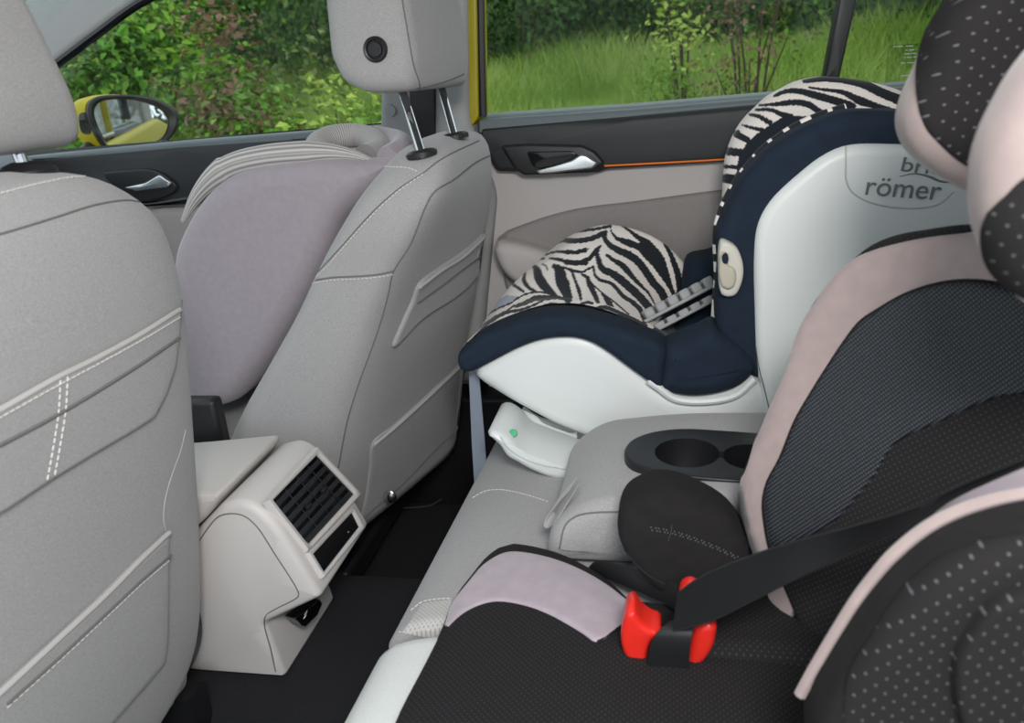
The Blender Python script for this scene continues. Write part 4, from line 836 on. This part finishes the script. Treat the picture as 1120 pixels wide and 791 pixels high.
# oval belt fitting
of = [(789, 263), (796, 264), (805, 270), (811, 282), (813, 297), (810, 312), (804, 322), (796, 324), (789, 321), (786, 300)]
fit = prism(smooth_curve(XZ(of, yN - .004), 60, True), yN - .012, yN + .02, .006, mp_y).build('belt_fitting', mat('cream plastic', S(205, 202, 192), .45), zs, ang=60)
inn = [(787, 283), (790, 275), (796, 277), (797, 290), (802, 292), (805, 300), (803, 312), (797, 316), (790, 313), (786, 300)]
prism(smooth_curve(XZ(inn, yN - .012), 50, True), yN - .0185, yN - .008, .005, mp_y).build('fitting_latch', mat('worn cream plastic', S(186, 180, 164), .6), fit, ang=60)
prism(smooth_curve(XZ([(790, 280), (794, 277), (797, 283), (795, 289), (791, 288)], yN - .02), 30, True), yN - .0195, yN - .016, .001, mp_y).build('fitting_slot', M_navy, fit)
# support foot with the green indicator
ft_y = [(549, 442, 1.125), (558, 440, 1.13), (570, 447, 1.13), (582, 460, 1.13), (600, 468, 1.13), (616, 474, 1.13), (650, 483, 1.13), (655, 500, 1.05), (645, 524, 1.02), (620, 526, 1.02), (600, 523, 1.02), (580, 515, 1.02), (566, 507, 1.02), (556, 497, 1.03), (548, 486, 1.03), (543, 472, 1.05), (542, 456, 1.085)]
foot = prism(smooth_curve([tuple(P(a, b, 'y', c)[[0, 2]]) for a, b, c in ft_y], 90, True), 1.015, 1.14, .014, mp_y).build('support_foot', M_white, zs, ang=60)
prism(smooth_curve(XZ([(572, 446), (590, 455), (620, 466), (660, 478), (660, 500), (620, 490), (590, 480), (570, 462)], 1.16), 50, True), 1.155, 1.40, .008, mp_y).build('base_neck', M_white, zs)
FB = bvh_of(foot)
gi = hit(FB, 561.5, 475); MB().lathe([(0, .0018), (.0062, .0015), (.0068, -.002)], gi + A([0, -.003, .003]), -ray(561, 475) * .4 + A([0, -.8, .5])).build('green_indicator', M_green, foot)
seam(FB, [(547, 478), (556, 490), (570, 500), (590, 508), (615, 513), (640, 515)], .0014, 'foot_joint', mat('pale grey joint', S(190, 196, 196), .5), foot)

# grey strap hanging down in front of the zebra seat
w0, w1_ = P(518, 405, 'y', 1.145), P(528, 560, 'y', 1.145); wv_ = A([.0105, .004, 0])
mb = MB(); mb.loft([A([q - wv_ * s, q + wv_ * s, q + wv_ * s + A([0, .003, 0]), q - wv_ * s + A([0, .003, 0])]) for q, s in ((w0, .72), ((w0 + w1_) / 2, 1.), (w1_, 1.05), (w1_ + (w1_ - w0) * .45, 1.05))])
tag(mb.build('tether_strap', M_greyweb, smooth=False), 'grey blue webbing strap hanging below the zebra child seat', 'strap')

# ---------------------------------------------------------------- black and beige booster on the near rear seat
bo_ = thing('booster_seat', (0, .55, .38), 'black and beige high-back booster with red belt guides on the near rear seat', 'booster seat')
zc = .412
ctop = [P(a, b_, 'z', zc - .024)[:2] for a, b_ in [(425, 815), (434, 791), (464, 733), (487, 686), (497, 660), (513, 638), (532, 616), (554, 604), (579, 605), (615, 614), (650, 631), (675, 648), (692, 664), (715, 668)]]
ctop = [q for q in ctop] + [A([.06, .70]), A([.12, .715]), A([.22, .70]), A([.22, .34]), A([.10, .30]), A([-.18, .30]), A([-.245, .34])]
cush = prism(smooth_curve(ctop, 120, True), zc, zc - .05, .026, mp_z, k=7, dome=.012)
cv_ = np.vstack(cush.v); cush.uv = [cv_[:, :2]]
cushion = cush.build('booster_cushion', M_perf, bo_, ang=180); CBV = bvh_of(cushion)
front = [(489, 683), (498, 658), (514, 637), (532, 616), (554, 605), (579, 606), (615, 615.5), (650, 632), (674, 649), (688, 663), (686, 676), (676, 690), (654, 703), (629, 689), (600, 672.6), (572, 662), (543, 657.5), (522, 662), (504, 672.6)]
strip(CBV, [(488, 686), (497, 660), (513, 638), (532, 616.5), (554, 605), (579, 606), (615, 615.5), (650, 632), (676, 650), (690, 664), (684, 682)], [(490, 686), (504, 673), (522, 663), (543, 658), (572, 662), (600, 672), (629, 688), (640, 695), (650, 702), (656, 702), (672, 691)], .003, 'front_pad', M_lav2, cushion)
MB().tube(smooth_curve([P(x, y, 'z', zc - .022) for x, y in [(480, 700), (487, 684), (497, 660), (513, 638), (532, 616), (554, 604), (579, 605), (615, 614), (650, 631), (675, 648), (692, 664)]], 60), .0022, 6).build('piping', M_black, cushion)
MB().tube(line_on(CBV, [(654, 703), (667, 694), (680, 686)], 14, .001), .0016, 5).build('seam', M_black, cushion)
sbm = prism(round_poly([(.00, .60), (.26, .60), (.26, .775), (.02, .775)], .03), .432, .374, .02, mp_z); sbv = np.vstack(sbm.v); sbm.uv = [sbv[:, :2]]; sbm.build('side_bolster', M_perf, bo_, ang=180)
# booster base body
prism(inset(smooth_curve(ctop, 120, True), .015), zc - .03, .372, .008, mp_z).build('booster_base', M_blk, bo_)
# backrest: the far half turns in towards the seat centre
bO = A([.080, .745, .55]); bN = norm(A([-.62, -.70, .30])); bU = norm(np.cross([0, 0, 1], bN)); bV = np.cross(bN, bU)
def bq(pts): return [((on_plane(x, y, bO, bN) - bO) @ bU, (on_plane(x, y, bO, bN) - bO) @ bV) for x, y in pts]
def bmp(u, v, a): return bO + u * bU + v * bV - bN * a
bout = [(1062, 242), (1006, 248), (970, 255), (945, 266), (920, 286), (899, 307), (881, 332), (868, 356), (850, 407), (826, 470), (812, 498), (805, 522), (804, 549), (808, 576), (820, 610), (836, 650), (850, 690), (866, 735), (900, 800), (1180, 840), (1230, 560), (1200, 330), (1130, 255)]
mbk = prism(smooth_curve(bq(bout), 160, True), 0, .075, .018, bmp, k=7); vk = np.vstack(mbk.v); mbk.uv = [np.stack([(vk - bO) @ bU, (vk - bO) @ bV], 1)]
back = mbk.build('backrest', M_perf, bo_, ang=180); BB = bvh_of(back)
lavo = [(1085, 252), (1056, 256), (1020, 260), (988, 266), (958, 274), (935, 284), (910, 307), (892, 332), (877, 357), (859.5, 407.5), (838, 458), (827, 483), (816, 516.6), (809, 531), (807, 549), (811, 574), (821, 606), (838, 656), (849, 688), (858, 709), (864, 690), (869, 665), (856, 640), (900, 560), (1000, 480), (1110, 420), (1150, 330), (1120, 262)]
patch(BB, lavo, .004, 'backrest_pad', M_beige, back, n=170, centre=(930, 440), rings=14)
BB2 = bvh_of(back, bpy.data.objects['backrest_pad'])
neto = [(1100, 309), (1060, 304.5), (1024, 309), (988, 321.6), (963, 336), (942, 350), (926, 370), (906, 400), (886, 432), (871, 458), (853, 502), (840, 526), (835, 549), (837, 574), (843, 604), (858, 640), (880, 690), (905, 740), (1000, 800), (1150, 800), (1180, 600), (1180, 380), (1140, 325)]
net_uv = (norm(bU * .62 + bV * .78), norm(bV * .62 - bU * .78))
blk = patch(BB, neto, .009, 'centre_panel', M_perf, back, n=140, centre=(980, 520), rings=14, uvaxes=(bU, bV))
BB3 = bvh_of(back, bpy.data.objects['backrest_pad'], blk)
netp = [(1100, 313), (1060, 308.5), (1024, 313), (990, 325), (966, 339), (945, 354), (930, 373), (910, 402), (890, 434), (875, 460), (857, 504), (844, 528), (839, 549), (841, 574), (848, 600), (880, 592), (913, 576), (935, 554), (960, 524), (985, 487), (1040, 460), (1095, 436), (1150, 420), (1150, 330)]
patch(BB, netp, .0115, 'mesh_panel', M_net, back, n=140, centre=(960, 420), rings=14, uvaxes=net_uv)
# headrest with two wings
def xzuv(mb, o):
    v = np.vstack(mb.v); mb.uv = [v[:, [0, 2]]]; return mb
fw = [(1036, -2), (1019, 18), (1006, 43), (996, 71.5), (983, 100), (976, 125), (977, 143), (985, 161), (1003, 179), (1028, 195), (1056, 208), (1110, 215), (1160, 180), (1180, 60), (1150, -60), (1080, -60)]
hw1 = prism(smooth_curve(XZ(fw, .715), 110, True), .655, .73, .026, mp_y, k=7).build('headrest_wing', M_beige, bo_, ang=180); HB = bvh_of(hw1)
fp = [(1039, -4), (1020.5, 21.5), (1010, 43), (1004, 71.5), (1004, 107), (1011.6, 136), (1028, 157), (1058, 181), (1100, 190), (1140, 160), (1150, 60), (1130, -30), (1080, -40)]
patch(HB, fp, .003, 'wing_panel', M_perf2, hw1, n=90, rings=10, uvaxes=((.8, .6, 0), (0, .35, .94)))
nw = [(1128, 42), (1099, 75), (1078, 111), (1063, 143), (1055, 172), (1053, 203), (1055, 236), (1063, 262), (1073, 286), (1090, 306), (1122, 331), (1200, 350), (1300, 300), (1300, 60), (1200, 0)]
hw2 = prism(smooth_curve(XZ(nw, .505), 110, True), .455, .52, .026, mp_y, k=7).build('headrest_wing', M_beige, bo_, ang=180); HB2 = bvh_of(hw2)
np_ = [(1124, 192), (1099, 215), (1082, 233), (1076, 254), (1078, 277), (1088, 298), (1122, 324), (1190, 340), (1260, 300), (1250, 200), (1180, 170)]
patch(HB2, np_, .004, 'wing_panel', M_perf2, hw2, n=90, rings=10, uvaxes=((1, 0, 0), (0, 0, 1)))
prism(round_poly([(.24, .78), (.34, .80), (.38, 1.08), (.30, 1.10)], .03), .50, .69, .02, mp_y).build('headrest_back', M_black, bo_, ang=180)
prism(round_poly([(.23, .42), (.31, .42), (.44, .95), (.38, .97)], .03), .36, .70, .02, mp_y).build('back_shell', M_blk, bo_)
# near torso wing with pale piping
tw = [(885, 742), (903, 708), (920, 680), (936, 655), (952.6, 633), (977.6, 605), (1017, 573), (1060, 553), (1120, 538), (1240, 530), (1330, 640), (1330, 900), (1100, 980), (930, 900), (880, 790)]
two = smooth_curve(XZ(tw, .455), 130, True)
mbt = prism(two, .405, .47, .014, mp_y, k=6); vt = np.vstack(mbt.v); mbt.uv = [vt[:, [0, 2]]]
torso = mbt.build('side_wing', M_black, bo_, ang=180)
MB().tube(smooth_curve(PY([(875, 760), (887, 738), (904, 709), (921, 681), (937, 656), (953.6, 634), (978, 606), (1018, 574.5), (1060, 555), (1122, 540), (1240, 532)], .450), 80), .0042, 8).build('piping', M_beige, torso)
TB = bvh_of(torso)
patch(TB, [(925, 745), (955, 690), (985, 645), (1018, 615), (1060, 595), (1122, 582), (1230, 580), (1280, 640), (1280, 820), (1100, 900), (940, 850)], .001, 'wing_fabric', M_perf2, torso, n=90, rings=10, uvaxes=((1, 0, 0), (0, 0, 1)))
patch(TB, [(1040, 720), (1056, 686), (1081, 655), (1122, 638), (1200, 630), (1260, 700), (1230, 800), (1060, 800)], .010, 'wing_bolster', M_perf2, torso, n=80, rings=9, uvaxes=((1, 0, 0), (0, 0, 1)))
prism(smooth_curve(XZ([(1004, 582), (1011, 567), (1038, 538), (1072, 520), (1100, 509), (1160, 496), (1170, 560), (1108, 575), (1040, 600)], .532), 70, True), .485, .535, .012, mp_y).build('inner_wing_pad', M_lav2, bo_, ang=180)
# far armrest pad
ao = [(674, 588), (677, 570), (684, 561), (692, 556), (713, 549), (728, 549), (742, 551), (770, 561), (785, 568), (799, 577), (815, 595), (821, 612), (812, 632), (790, 645), (765, 652), (742, 650), (720, 642), (699, 626), (681, 606)]
mba = prism(smooth_curve(XZ(ao, .70), 100, True), .695, .765, .022, lambda u, v, a: (u, a + (v - .47) * .35, v), k=7, dome=.004); va = np.vstack(mba.v); mba.uv = [va[:, [0, 2]]]
armp = mba.build('booster_armrest', M_black, bo_, ang=180); AB = bvh_of(armp)
dl = smooth_curve([(712, 577), (735, 581), (760, 589), (785, 599), (806, 609)], 24); mb = MB()
for k in range(24):
    for off in (0, 3.2):
        q = hit(AB, dl[k][0] + off * .4 + (k % 2), dl[k][1] + off, .0002)
        if q is not None: mb.ellipsoid(q, (.0007, .0004, .0007), seg=6, rows=4)
dts = mb.build('perforations', mat('punched dot', S(120, 120, 122), .8), armp); dts['kind'] = 'stuff'
seam(AB, [(682, 600), (692, 613), (706, 627), (724, 638), (744, 646)], .0010, 'seam', M_blk, armp)
seam(AB, [(735, 574), (734, 583), (731, 592)], .0009, 'seam', M_blk, armp)
# red belt guides
gy = .60
lg = [(679, 694), (682, 677), (686, 668), (691.6, 664), (697, 671), (704, 680), (713, 686), (723, 690), (714, 698), (709.5, 709), (708, 722), (708, 752), (696, 732), (687, 720), (681, 708)]
prism(smooth_curve(XZ(lg, gy), 70, True), gy - .006, gy + .03, .006, lambda u, v, a: (u, a, v), k=6).build('belt_guide', M_red, bo_, ang=70)
rg = [(758, 694), (764, 683), (774, 679), (783, 683), (783, 694), (780, 706), (772, 719), (763, 728), (752, 742), (748, 752), (752, 720)]
prism(smooth_curve(XZ(rg, gy), 60, True), gy - .006, gy + .03, .007, mp_y, k=6).build('belt_guide', M_red, bo_, ang=70)
prism(smooth_curve(XZ([(743, 655), (747, 645), (757, 642), (768, 650), (765, 670), (750, 676)], gy + .03), 40, True), gy + .026, gy + .05, .005, mp_y).build('belt_guide', M_red, bo_, ang=70)
# seat belt across the booster
be = [((736, 690), (741, 650), .585), ((752, 687), (757, 638), .583), ((781, 678), (778, 626), .58), ((822, 658), (838, 603), .575), ((863, 637), (885, 589), .57), ((942, 601), (935, 576), .55), ((999, 576), (1006, 554), .52), ((1038, 548), (1042, 536), .50), ((1104, 517), (1104, 510), .47), ((1180, 486), (1180, 479), .45)]
lo_ = smooth_curve([P(*a, 'y', y) for a, b_, y in be], 60); hi_ = smooth_curve([P(*b_, 'y', y - .004) for a, b_, y in be], 60)
mb = MB(); t_ = A([0, .0018, .0006]); mb.loft([A([a, a * .5 + b_ * .5 + A([0, .0015, 0]), b_, b_ + t_, a * .5 + b_ * .5 + A([0, .0015, 0]) + t_, a + t_]) for a, b_ in zip(lo_, hi_)])
sbt = tag(thing('seat_belt', P(740, 680, 'y', .585)), 'black seat belt running through the red guides of the booster', 'seat belt')
mb.build('shoulder_webbing', M_belt, sbt, ang=60)
MB().tube(lo_ + A([0, -.0006, .0006]), .0009, 5).build('webbing_edge', M_black, sbt)
lp_ = [((707, 760), (752, 760), .598), ((708, 735), (753, 735), .597), ((712, 705), (756, 700), .594), ((722, 690), (758, 690), .597), ((735, 680), (762, 682), .61)]
a_ = smooth_curve([P(*a, 'y', y - .012) for a, b_, y in lp_], 30); b__ = smooth_curve([P(*b_, 'y', y - .012) for a, b_, y in lp_], 30)
mb = MB(); mb.loft([A([p, q, q + t_, p + t_]) for p, q in zip(a_, b__)]); mb.build('lap_webbing', M_belt, sbt, ang=60)
lb = [((740, 668), (742, 640), .66), ((715, 655), (718, 632), .70), ((680, 640), (684, 620), .73), ((652, 632), (650, 616), .765), ((640, 640), (640, 628), .775)]
a_ = smooth_curve([P(*a, 'y', y) for a, b_, y in lb], 24); b__ = smooth_curve([P(*b_, 'y', y) for a, b_, y in lb], 24)
mb = MB(); mb.loft([A([p, q, q + t_, p + t_]) for p, q in zip(a_, b__)]); mb.build('lap_webbing', M_belt, sbt, ang=60)
